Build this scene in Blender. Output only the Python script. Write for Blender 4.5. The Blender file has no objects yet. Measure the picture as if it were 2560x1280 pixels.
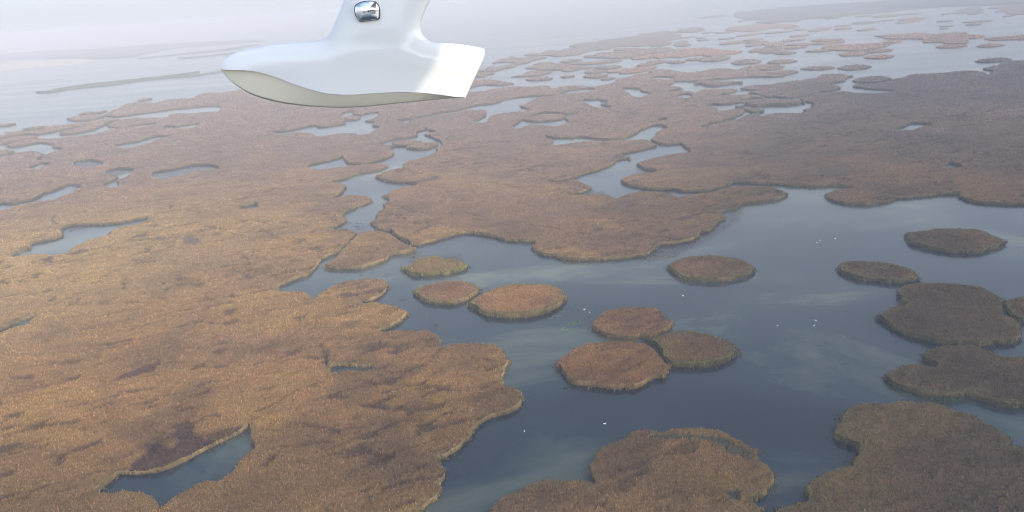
import bpy, math, random
import numpy as np
from mathutils import Vector, Matrix
from mathutils.geometry import delaunay_2d_cdt

random.seed(4); RNG = np.random.default_rng(7)
sc = bpy.context.scene
COL = sc.collection

# ------------------------------------------------------------------ camera
CAM_H = 150.0
FPX = 1970.0                      # focal length in pixels of a 2560 wide picture
PITCH = math.radians(18.08); ROLL = math.radians(4.0)
F = np.array([0, math.cos(PITCH), -math.sin(PITCH)])
R0 = np.array([1.0, 0, 0]); U0 = np.array([0, math.sin(PITCH), math.cos(PITCH)])
RI = math.cos(ROLL) * R0 - math.sin(ROLL) * U0
UP = math.sin(ROLL) * R0 + math.cos(ROLL) * U0
CAM = np.array([0, 0, CAM_H])
cd = bpy.data.cameras.new('camera'); cam = bpy.data.objects.new('camera', cd); COL.objects.link(cam)
cd.sensor_width = 36; cd.lens = 36 * FPX / 2560; cd.clip_start = 0.05; cd.clip_end = 60000
cam.matrix_world = Matrix(((RI[0], UP[0], -F[0], 0), (RI[1], UP[1], -F[1], 0), (RI[2], UP[2], -F[2], CAM_H), (0, 0, 0, 1)))
sc.camera = cam

# ------------------------------------------------------------------ light
SUN_EL = math.radians(33); SUN_AZ = math.radians(130)      # clockwise from +Y, i.e. to the right and behind the camera
SD = np.array([math.sin(SUN_AZ) * math.cos(SUN_EL), math.cos(SUN_AZ) * math.cos(SUN_EL), math.sin(SUN_EL)])
sl = bpy.data.lights.new('sun', 'SUN'); sl.energy = 3.8; sl.angle = math.radians(1.3); sl.color = (1, .87, .69)
so = bpy.data.objects.new('sun', sl); COL.objects.link(so); so.location = (0, 0, 400)
so.rotation_euler = Vector(SD).to_track_quat('Z', 'Y').to_euler()
w = bpy.data.worlds.new('World'); sc.world = w; w.use_nodes = True
nt = w.node_tree; nt.nodes.clear()
def N(tree, kind, **kw):
    n = tree.nodes.new(kind)
    for k, v in kw.items():
        if k.startswith('i_'): n.inputs[k[2:].replace('_', ' ')].default_value = v
        else: setattr(n, k, v)
    return n
wo = N(nt, 'ShaderNodeOutputWorld'); bg = N(nt, 'ShaderNodeBackground'); bg.inputs['Strength'].default_value = .15
sky = N(nt, 'ShaderNodeTexSky', sky_type='NISHITA', sun_disc=False, sun_elevation=SUN_EL, sun_rotation=SUN_AZ)
sky.air_density = 1.0; sky.dust_density = 1.5; sky.ozone_density = 1.5
tc = N(nt, 'ShaderNodeTexCoord'); mp = N(nt, 'ShaderNodeMapping'); mp.inputs['Scale'].default_value = (1, 1, 3.2)
mp.inputs['Rotation'].default_value = (0, 0, .5)
cn = N(nt, 'ShaderNodeTexNoise', i_Scale=4.2, i_Detail=7.0, i_Roughness=.6, i_Distortion=.7)
cr = N(nt, 'ShaderNodeValToRGB'); cr.color_ramp.elements[0].position = .46; cr.color_ramp.elements[1].position = .74
cr.color_ramp.elements[0].color = (0, 0, 0, 1); cr.color_ramp.elements[1].color = (.5, .5, .5, 1)
mx = N(nt, 'ShaderNodeMix', data_type='RGBA'); mx.inputs['B'].default_value = (3.7, 3.98, 4.7, 1)
L = nt.links.new
L(tc.outputs['Generated'], mp.inputs['Vector']); L(mp.outputs[0], cn.inputs['Vector']); L(cn.outputs['Fac'], cr.inputs[0])
sx = N(nt, 'ShaderNodeSeparateXYZ'); L(tc.outputs['Generated'], sx.inputs[0])
hr = N(nt, 'ShaderNodeMapRange', interpolation_type='SMOOTHSTEP'); hr.inputs[1].default_value = .22; hr.inputs[2].default_value = .58; hr.inputs[3].default_value = .92; hr.inputs[4].default_value = 0
cl = N(nt, 'ShaderNodeValToRGB'); cl.color_ramp.elements[0].color = (.40, .42, .465, 1); cl.color_ramp.elements[0].position = .02; cl.color_ramp.elements[1].position = 1; cl.color_ramp.elements[1].color = (.6, .62, .66, 1)
for ps, cc in ((.14, (.55, .58, .62, 1)), (.34, (.57, .60, .64, 1))):
    e_ = cl.color_ramp.elements.new(ps); e_.color = cc
sc10 = N(nt, 'ShaderNodeVectorMath', operation='SCALE'); sc10.inputs['Scale'].default_value = 10
L(sx.outputs['Z'], cl.inputs[0]); L(cl.outputs[0], sc10.inputs[0]); L(sc10.outputs[0], mx.inputs['B'])
dim = N(nt, 'ShaderNodeMath', operation='MULTIPLY_ADD'); dim.inputs[1].default_value = 1.5; dim.inputs[2].default_value = .55; L(cr.outputs[0], dim.inputs[0])
lowm = N(nt, 'ShaderNodeMapRange'); lowm.inputs[1].default_value = .05; lowm.inputs[2].default_value = .2; L(sx.outputs['Z'], lowm.inputs[0])
dm = N(nt, 'ShaderNodeMix', data_type='FLOAT'); dm.inputs[2].default_value = 1; L(lowm.outputs[0], dm.inputs[0]); L(dim.outputs[0], dm.inputs[3])
hm = N(nt, 'ShaderNodeMath', operation='MULTIPLY'); L(hr.outputs[0], hm.inputs[0]); L(dm.outputs[0], hm.inputs[1])
ma = N(nt, 'ShaderNodeMath', operation='MAXIMUM'); L(sx.outputs['Z'], hr.inputs[0]); L(hm.outputs[0], ma.inputs[0]); L(cr.outputs[0], ma.inputs[1])
L(ma.outputs[0], mx.inputs['Factor']); L(sky.outputs[0], mx.inputs['A']); 
gl = N(nt, 'ShaderNodeVectorMath', operation='DOT_PRODUCT'); gl.inputs[1].default_value = tuple(SD); L(tc.outputs['Generated'], gl.inputs[0])
gr = N(nt, 'ShaderNodeMapRange', interpolation_type='SMOOTHSTEP'); gr.inputs[1].default_value = 0; gr.inputs[2].default_value = .95; gr.inputs[3].default_value = 1; gr.inputs[4].default_value = 2.3
gm = N(nt, 'ShaderNodeVectorMath', operation='SCALE'); L(gl.outputs['Value'], gr.inputs[0]); L(mx.outputs['Result'], gm.inputs[0]); L(gr.outputs[0], gm.inputs['Scale']); L(gm.outputs[0], bg.inputs[0])   # added sky glow towards the sun, lifts the float's shaded side
L(bg.outputs[0], wo.inputs[0])
sc.view_settings.view_transform = 'Standard'; sc.view_settings.look = 'None'
sc.view_settings.exposure = 0.42; sc.view_settings.gamma = 1
sc.cycles.use_denoising = True; sc.cycles.denoising_prefilter = 'ACCURATE'; sc.cycles.filter_width = 1.05; sc.cycles.use_adaptive_sampling = False
sc.cycles.max_bounces = 6; sc.cycles.volume_bounces = 0

# ------------------------------------------------------------------ helpers
def unproj(p, z):
    """picture points (n,2) onto the level z (scalar or array)"""
    p = np.asarray(p, float)
    d = F[None] + ((p[:, 0] - 1280) / FPX)[:, None] * RI[None] + ((640 - p[:, 1]) / FPX)[:, None] * UP[None]
    t = (z - CAM_H) / np.minimum(d[:, 2], -0.012)
    return CAM[None, :2] + d[:, :2] * t[:, None]
def unproj_y(p, y):
    p = np.asarray(p, float)
    d = F[None] + ((p[:, 0] - 1280) / FPX)[:, None] * RI[None] + ((640 - p[:, 1]) / FPX)[:, None] * UP[None]
    return CAM[None] + d * (np.asarray(y) / d[:, 1])[:, None]
def hsh(ix, iy, s):
    n = (ix.astype(np.int64) * 374761393 + iy.astype(np.int64) * 668265263 + s * 974711) & 0xffffffff
    n = ((n ^ (n >> 13)) * 1274126177) & 0xffffffff
    return ((n ^ (n >> 16)) & 0xffff) / 65535.0
def vn(x, y, sc_, s):
    x = x / sc_; y = y / sc_
    ix = np.floor(x); iy = np.floor(y); fx = x - ix; fy = y - iy
    fx = fx * fx * (3 - 2 * fx); fy = fy * fy * (3 - 2 * fy)
    a = hsh(ix, iy, s); b = hsh(ix + 1, iy, s); c = hsh(ix, iy + 1, s); d = hsh(ix + 1, iy + 1, s)
    return (a * (1 - fx) + b * fx) * (1 - fy) + (c * (1 - fx) + d * fx) * fy
def fbm(x, y, sc_, s, o=3):
    r = 0; a = .5; t = 0
    for k in range(o):
        r = r + a * vn(x, y, sc_ / 2 ** k, s + k * 17); t += a; a *= .5
    return r / t
def sstep(a, b, x):
    t = np.clip((x - a) / (b - a), 0, 1); return t * t * (3 - 2 * t)
def parse(s):
    return np.array([[float(q) for q in t.split(',')] for t in s.split()])
def ell(s):
    v = [float(q) for q in s.split(',')]
    xl, yl, xr, yr, th = v; n = 22
    c = np.array([(xl + xr) / 2, (yl + yr) / 2]); ax = np.array([xr - xl, yr - yl]) / 2
    seed = int(xl * 7 + yl * 13)
    rr = np.random.default_rng(seed); out = []
    ph = rr.random(3) * 6.28
    for k in range(n):
        a = 2 * math.pi * k / n
        q = 1 + .05 * math.sin(2 * a + ph[0]) + .06 * math.sin(3 * a + ph[1]) + .03 * math.sin(5 * a + ph[2])
        ca, sa = math.cos(a), math.sin(a)
        ca = math.copysign(abs(ca) ** .9, ca)
        out.append(c + ax * ca * (.97 + .03 * q) + np.array([0, th / 2 * sa * q]))
    return np.array(out)
def area(p):
    x, y = p[:, 0], p[:, 1]
    return .5 * np.sum(x * np.roll(y, -1) - np.roll(x, -1) * y)
def catmull(p, n=4):
    p0 = np.roll(p, 1, 0); p1 = p; p2 = np.roll(p, -1, 0); p3 = np.roll(p, -2, 0)
    out = []
    for k in range(n):
        t = k / n
        q = .5 * ((2 * p1) + (-p0 + p2) * t + (2 * p0 - 5 * p1 + 4 * p2 - p3) * t * t + (-p0 + 3 * p1 - 3 * p2 + p3) * t ** 3)
        out.append(q)
    return np.stack(out, 1).reshape(-1, 2)
def ground_poly(p, h, land=True, rag=1.0):
    """outline seen in the photograph -> outline on the water level.  Far banks are seen by their reed tops."""
    if area(p) < 0: p = p[::-1]
    q = catmull(p, 4)
    t = np.roll(q, -1, 0) - np.roll(q, 1, 0)
    n = np.stack([t[:, 1], -t[:, 0]], 1); n /= np.linalg.norm(n, axis=1)[:, None] + 1e-9     # outward in picture (y down, area>0)
    ny = n[:, 1] if land else -n[:, 1]
    up = sstep(-.35, .85, -ny)
    g = unproj(q, up * h)
    # resample in metres
    cl = np.vstack([g, g[:1]]); seg = np.linalg.norm(np.diff(cl, axis=0), axis=1)
    out = []
    for i in range(len(g)):
        d = math.hypot(*g[i]); st = max(1.1, .0032 * d)
        m = max(1, int(round(seg[i] / st)))
        if seg[i] < .25 * st and out and np.linalg.norm(out[-1] - g[i]) < .35 * st: continue
        for k in range(m): out.append(cl[i] + (cl[i + 1] - cl[i]) * k / m)
    g = np.array(out)
    d = np.linalg.norm(g, axis=1)
    t = np.roll(g, -1, 0) - np.roll(g, 1, 0); n = np.stack([t[:, 1], -t[:, 0]], 1); n /= np.linalg.norm(n, axis=1)[:, None] + 1e-9
    amp = np.where(d < 1600, 1.0, 1.0) * rag
    o = (fbm(g[:, 0], g[:, 1], 9, 5) - .5) * 1.8 + (fbm(g[:, 0], g[:, 1], 3.2, 9, 2) - .5) * 1.3
    return g + n * (o * amp + (-.25 if land else .6))[:, None]
def scan_points(polys, **kw):
    q = scan_points_(polys[:1], **kw)
    return q[in_land(polys, q)] if len(polys) > 1 else q
def scan_points_(polys, s0=.95, k=.0034, ymin=None, ymax=None, kf=None):
    """jittered grid points inside (even-odd) a set of outlines, spacing grows with distance"""
    P = np.vstack([np.hstack([p, np.roll(p, -1, 0)]) for p in polys])
    y0 = P[:, 1].min(); y1 = P[:, 1].max(); pts = []
    y = y0 + .3
    while y < y1:
        s = max(s0, k * abs(y)) if kf is None else kf(abs(y))
        m = (P[:, 1] > y) != (P[:, 3] > y)
        e = P[m]
        if len(e):
            xs = np.sort(e[:, 0] + (y - e[:, 1]) / (e[:, 3] - e[:, 1]) * (e[:, 2] - e[:, 0]))
            lim = abs(y) * .82 + 60
            for a, b in zip(xs[0::2], xs[1::2]):
                a = max(a, -lim) + s * .45; b = min(b, lim) - s * .45
                if b > a:
                    g = np.arange(a + RNG.random() * s * .3, b, s)
                    j = (RNG.random((len(g), 2)) - .5) * s * .62
                    pts.append(np.stack([g, np.full(len(g), y)], 1) + j)
        y += s * .92
    return np.vstack(pts) if pts else np.zeros((0, 2))
def inside(polys, q):
    c = np.zeros(len(q), int)
    for p in polys:
        a = p; b = np.roll(p, -1, 0)
        for i0 in range(0, len(q), 4000):
            x = q[i0:i0 + 4000, 0][:, None]; y = q[i0:i0 + 4000, 1][:, None]
            m = (a[None, :, 1] > y) != (b[None, :, 1] > y)
            xi = a[None, :, 0] + (y - a[None, :, 1]) / (b[None, :, 1] - a[None, :, 1] + 1e-12) * (b[None, :, 0] - a[None, :, 0])
            c[i0:i0 + 4000] += (m & (x < xi)).sum(1)
    return c
def inside_rows(p, q, nb=400):
    """point in polygon with the edges binned by y"""
    a = p; b = np.roll(p, -1, 0); lo = np.minimum(a[:, 1], b[:, 1]); hi = np.maximum(a[:, 1], b[:, 1])
    o = np.argsort(q[:, 1]); res = np.zeros(len(q), bool)
    for ch in np.array_split(o, max(1, len(q) // 600)):
        if not len(ch): continue
        y0, y1 = q[ch[0], 1], q[ch[-1], 1]; m = (hi >= y0) & (lo <= y1)
        if not m.any(): continue
        x = q[ch, 0][:, None]; y = q[ch, 1][:, None]; A, Bm = a[m], b[m]
        c = (A[None, :, 1] > y) != (Bm[None, :, 1] > y)
        xi = A[None, :, 0] + (y - A[None, :, 1]) / (Bm[None, :, 1] - A[None, :, 1] + 1e-12) * (Bm[None, :, 0] - A[None, :, 0])
        res[ch] = (c & (x < xi)).sum(1) % 2 == 1
    return res
def in_land(polys, q):
    r = inside_rows(polys[0], q)
    for p in polys[1:]:
        lo, hi = p.min(0), p.max(0)
        m = np.flatnonzero((q[:, 0] > lo[0]) & (q[:, 0] < hi[0]) & (q[:, 1] > lo[1]) & (q[:, 1] < hi[1]))
        if len(m): r[m[inside([p], q[m]) % 2 == 1]] = False
    return r
def edge_dist(polys, q, maxd=8.0):
    """distance to the nearest outline, by hashing outline samples into cells"""
    S = np.vstack(polys); out = np.full(len(q), maxd)
    cell = maxd
    from collections import defaultdict
    H = defaultdict(list)
    for i, (x, y) in enumerate(S): H[(int(x // cell), int(y // cell))].append(i)
    key = np.floor(q / cell).astype(int)
    order = np.lexsort((key[:, 1], key[:, 0])); ks = key[order]
    brk = np.flatnonzero(np.any(np.diff(ks, axis=0) != 0, axis=1)) + 1
    for grp in np.split(order, brk):
        if not len(grp): continue
        kx, ky = key[grp[0]]; c = []
        for dx in (-1, 0, 1):
            for dy in (-1, 0, 1): c += H.get((kx + dx, ky + dy), [])
        if c:
            d = np.sqrt(((q[grp][:, None] - S[c][None]) ** 2).sum(2)).min(1)
            out[grp] = np.minimum(out[grp], d)
    return out
def mesh_np(name, V, T, mat, colr=None, parent=None, smooth=False, mats=None, mi=None):
    me = bpy.data.meshes.new(name)
    V = np.asarray(V, float)
    if parent: org = np.array(parent.location)
    else: org = np.array([V[:, 0].mean(), V[:, 1].mean(), 0.0])
    V = V - org
    V = np.ascontiguousarray(V, np.float32); T = np.ascontiguousarray(T, np.int32)
    me.vertices.add(len(V)); me.vertices.foreach_set('co', V.ravel())
    me.loops.add(T.size); me.loops.foreach_set('vertex_index', T.ravel())
    k = T.shape[1]
    me.polygons.add(len(T)); me.polygons.foreach_set('loop_start', np.arange(len(T), dtype=np.int32) * k)
    me.polygons.foreach_set('loop_total', np.full(len(T), k, np.int32))
    for m in (mats or [mat]): me.materials.append(m)
    if mi is not None: me.polygons.foreach_set('material_index', np.asarray(mi, np.int32))
    if colr is not None:
        a = me.color_attributes.new('tint', 'FLOAT_COLOR', 'POINT')
        c = np.ones((len(V), 4), np.float32); c[:, :3] = colr
        a.data.foreach_set('color', c.ravel())
    me.update(calc_edges=True)
    me.polygons.foreach_set('use_smooth', np.full(len(T), smooth))
    o = bpy.data.objects.new(name, me); COL.objects.link(o)
    if parent: o.parent = parent
    else: o.location = org
    return o
def tag(o, label=None, cat=None, group=None, kind=None):
    if label: o['label'] = label
    if cat: o['category'] = cat
    if group: o['group'] = group
    if kind: o['kind'] = kind
    return o

# ------------------------------------------------------------------ materials
def mat(name, base=(.5, .5, .5), rough=.5, metal=0.0, **kw):
    m = bpy.data.materials.new(name); m.use_nodes = True
    b = m.node_tree.nodes['Principled BSDF']
    b.inputs['Base Color'].default_value = (*base, 1); b.inputs['Roughness'].default_value = rough
    b.inputs['Metallic'].default_value = metal
    for k, v in kw.items(): b.inputs[k.replace('_', ' ')].default_value = v
    return m
def reed_material(name, trans=0.0, scale=1.0):
    m = mat(name, rough=.85); t = m.node_tree; b = t.nodes['Principled BSDF']; l = t.links.new
    b.inputs['Specular IOR Level'].default_value = .15
    at = N(t, 'ShaderNodeAttribute', attribute_name='tint')
    tc = N(t, 'ShaderNodeTexCoord')
    n1 = N(t, 'ShaderNodeTexNoise', i_Scale=.9 * scale, i_Detail=6.0, i_Roughness=.65)
    r = N(t, 'ShaderNodeMapRange'); r.inputs[1].default_value = .3; r.inputs[2].default_value = .7; r.inputs[3].default_value = .72; r.inputs[4].default_value = 1.28
    mul = N(t, 'ShaderNodeMix', data_type='RGBA', blend_type='MULTIPLY'); mul.inputs['Factor'].default_value = 1
    l(tc.outputs['Object'], n1.inputs['Vector']); l(n1.outputs['Fac'], r.inputs[0])
    l(at.outputs['Color'], mul.inputs['A']); l(r.outputs[0], mul.inputs['B']); l(mul.outputs['Result'], b.inputs['Base Color'])
    n2 = N(t, 'ShaderNodeTexNoise', i_Scale=2.2, i_Detail=4.0, i_Roughness=.7)
    bp = N(t, 'ShaderNodeBump', i_Strength=.7, i_Distance=.5)
    l(tc.outputs['Object'], n2.inputs['Vector']); l(n2.outputs['Fac'], bp.inputs['Height']); l(bp.outputs[0], b.inputs['Normal'])
    return m
M_REED = reed_material('reed')
M_FRINGE = reed_material('reed_fringe', scale=1.6)

def water_material():
    m = mat('lagoon_water', (.02, .03, .035), .08); t = m.node_tree; b = t.nodes['Principled BSDF']; l = t.links.new
    b.inputs['IOR'].default_value = 1.38; b.inputs['Specular IOR Level'].default_value = .5
    tc = N(t, 'ShaderNodeTexCoord')
    mp = N(t, 'ShaderNodeMapping'); mp.inputs['Rotation'].default_value = (0, 0, math.radians(-58)); mp.inputs['Scale'].default_value = (.006, .013, 1)
    n1 = N(t, 'ShaderNodeTexNoise', i_Scale=1.0, i_Detail=7.0, i_Roughness=.6, i_Distortion=.8)
    c1 = N(t, 'ShaderNodeValToRGB'); c1.color_ramp.elements[0].position = .36; c1.color_ramp.elements[1].position = .66
    c1.color_ramp.elements[0].color = (.005, .013, .022, 1); c1.color_ramp.elements[1].color = (.082, .10, .074, 1)
    e = c1.color_ramp.elements.new(.5); e.color = (.013, .027, .036, 1)
    l(tc.outputs['Object'], mp.inputs['Vector']); l(mp.outputs[0], n1.inputs['Vector']); l(n1.outputs['Fac'], c1.inputs[0]); l(c1.outputs[0], b.inputs['Base Color'])
    # wind bands: smoother and rougher water
    mp2 = N(t, 'ShaderNodeMapping'); mp2.inputs['Rotation'].default_value = (0, 0, math.radians(-40)); mp2.inputs['Scale'].default_value = (.002, .011, 1)
    n2 = N(t, 'ShaderNodeTexNoise', i_Scale=1.0, i_Detail=5.0, i_Roughness=.55, i_Distortion=.4)
    r2 = N(t, 'ShaderNodeMapRange'); r2.inputs[1].default_value = .35; r2.inputs[2].default_value = .7; r2.inputs[3].default_value = .14; r2.inputs[4].default_value = .22
    l(tc.outputs['Object'], mp2.inputs['Vector']); l(mp2.outputs[0], n2.inputs['Vector']); l(n2.outputs['Fac'], r2.inputs[0]); l(r2.outputs[0], b.inputs['Roughness'])
    n3 = N(t, 'ShaderNodeTexNoise', i_Scale=.9, i_Detail=4.0, i_Roughness=.6)
    bp = N(t, 'ShaderNodeBump', i_Strength=.35, i_Distance=.15)
    l(tc.outputs['Object'], n3.inputs['Vector']); l(n3.outputs['Fac'], bp.inputs['Height']); l(bp.outputs[0], b.inputs['Normal'])
    return m
M_WATER = water_material()

# ------------------------------------------------------------------ water sheet
n = 96; ring = [0, 60, 200, 700, 2500, 8000, 20000]; V = [(0, 0, 0)]; T = []
for r in ring[1:]:
    for k in range(n): V.append((r * math.cos(2 * math.pi * k / n), r * math.sin(2 * math.pi * k / n), 0))
me = bpy.data.meshes.new('water'); fc = [(0, 1 + k, 1 + (k + 1) % n) for k in range(n)]
for q in range(len(ring) - 2):
    for k in range(n):
        a = 1 + q * n + k; b_ = 1 + q * n + (k + 1) % n; fc.append((a, a + n, b_ + n, b_))
me.from_pydata(V, [], fc); me.materials.append(M_WATER); me.update()
wat = bpy.data.objects.new('water', me); COL.objects.link(wat)
tag(wat, 'calm grey blue lagoon water between the reed islands', 'water', kind='structure')

# ------------------------------------------------------------------ reed colours and ground relief
PAL = np.array([[.285, .158, .062], [.225, .13, .067], [.155, .09, .047], [.345, .205, .066], [.055, .034, .024]])
def relief(x, y):
    a = math.radians(24); u = x * math.cos(a) + y * math.sin(a); v = -x * math.sin(a) + y * math.cos(a)
    z = (fbm(x, y, 22, 31) - .5) * .5 + (fbm(u * .8, v * 1.2, 3.6, 41) - .5) * 1.6
    rid = 1 - np.abs(fbm(u * .55, v * 1.6, 26, 51, 4) - .5) * 2
    crack = sstep(.94, .985, rid) * sstep(.5, .6, fbm(x, y, 120, 61))
    rough_zone = sstep(.38, .6, fbm(x, y, 90, 67))
    hol = sstep(.62, .72, fbm(u * .45, v * 1.4, 4.6, 71, 2)) * rough_zone + sstep(.66, .78, fbm(u * .5, v * 1.5, 17, 73, 3)) * .4
    hol = np.clip(hol, 0, 1)
    for g, wd in CREASE:
        lo = g.min(0) - 6; hi = g.max(0) + 6
        m = np.flatnonzero((x > lo[0]) & (x < hi[0]) & (y > lo[1]) & (y < hi[1]))
        if len(m):
            q = np.stack([x[m], y[m]], 1); dmin = np.full(len(m), 1e9)
            for k in range(len(g) - 1):
                ab = g[k + 1] - g[k]; t = np.clip(((q - g[k]) @ ab) / (ab @ ab + 1e-9), 0, 1)
                dmin = np.minimum(dmin, np.linalg.norm(q - g[k] - t[:, None] * ab, axis=1))
            crack[m] = np.maximum(crack[m], np.exp(-(dmin / wd) ** 2) * (.45 + .75 * fbm(x[m], y[m], 9, 5)))
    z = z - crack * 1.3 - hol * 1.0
    return z, crack, hol
def reed_colour(x, y, z, crack, hol, tint, fr):
    n1 = fbm(x, y, 140, 3)[:, None]; n2 = fbm(x, y, 34, 13)[:, None]; n3 = fbm(x * .6, y * 1.4, 9, 23)[:, None]
    c = PAL[0] * (1 - sstep(.35, .65, n1)) + PAL[1] * sstep(.35, .65, n1)
    c = c + (PAL[3] - c) * sstep(.55, .75, n2) * .6
    c = c + (PAL[2] - c) * (1 - sstep(.28, .5, n2)) * .7
    c = c * (.8 + .4 * n3)
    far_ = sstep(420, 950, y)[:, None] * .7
    c = c + (np.array([.205, .150, .128]) * (.85 + .3 * n3) - c) * far_             # distance haze painted into the reed colour: grey mauve farther off
    gold = (np.exp(-((x + 330) / 150) ** 2 - ((y - 520) / 170) ** 2) * .8)[:, None]     # sunlit patch on the left painted in as straw colour
    c = c + (np.array([.40, .275, .115]) - c) * gold * (.6 + .4 * n3)
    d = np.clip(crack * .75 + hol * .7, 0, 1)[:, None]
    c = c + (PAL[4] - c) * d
    c = c * np.asarray(tint)[None]
    if fr is not None:
        g = fbm(x, y, 18, 91)[:, None]
        fc = np.array([.24, .165, .055]) * (1 - g) + np.array([.11, .115, .042]) * g
        c = c + (fc - c) * fr[:, None] * .8
    return c
CREASE = []
DARK = []     # (ground outline, colour, drop)
def apply_dark(x, y, z, c):
    for g, colr, drop in DARK:
        lo = g.min(0); hi = g.max(0)
        m = np.flatnonzero((x > lo[0]) & (x < hi[0]) & (y > lo[1]) & (y < hi[1]))
        if len(m):
            q = np.stack([x[m], y[m]], 1)
            k = inside([g], q) % 2 == 1; m = m[k]
            c[m] = c[m] * .1 + np.array(colr) * .9 * (.8 + .4 * fbm(x[m], y[m], 5, 3))[:, None]
            z[m] -= drop
    return z, c
def tufts(pts, zb, colr, hgt, wid, lean=.25):
    """one slender leaf-shaped blade pair per point"""
    n = len(pts); a = RNG.random(n) * math.pi * 2
    h = hgt * (.55 + .9 * RNG.random(n)); wd = wid * (.6 + .8 * RNG.random(n))
    ca, sa = np.cos(a), np.sin(a)
    lx = (RNG.random(n) - .5) * lean * h * 2; ly = (RNG.random(n) - .5) * lean * h * 2
    V = np.zeros((n, 4, 3))
    V[:, 0] = np.stack([pts[:, 0] - ca * wd * .5, pts[:, 1] - sa * wd * .5, zb], 1)
    V[:, 1] = np.stack([pts[:, 0] + ca * wd * .5, pts[:, 1] + sa * wd * .5, zb], 1)
    V[:, 2] = np.stack([pts[:, 0] + lx + ca * wd * .38, pts[:, 1] + ly + sa * wd * .38, zb + h * .8], 1)
    V[:, 3] = np.stack([pts[:, 0] + lx - ca * wd * .2, pts[:, 1] + ly - sa * wd * .2, zb + h], 1)
    C = np.repeat(colr[:, None], 4, 1)
    T = np.arange(n * 4).reshape(n, 4)
    return V.reshape(-1, 3), T, C.reshape(-1, 3)

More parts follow.
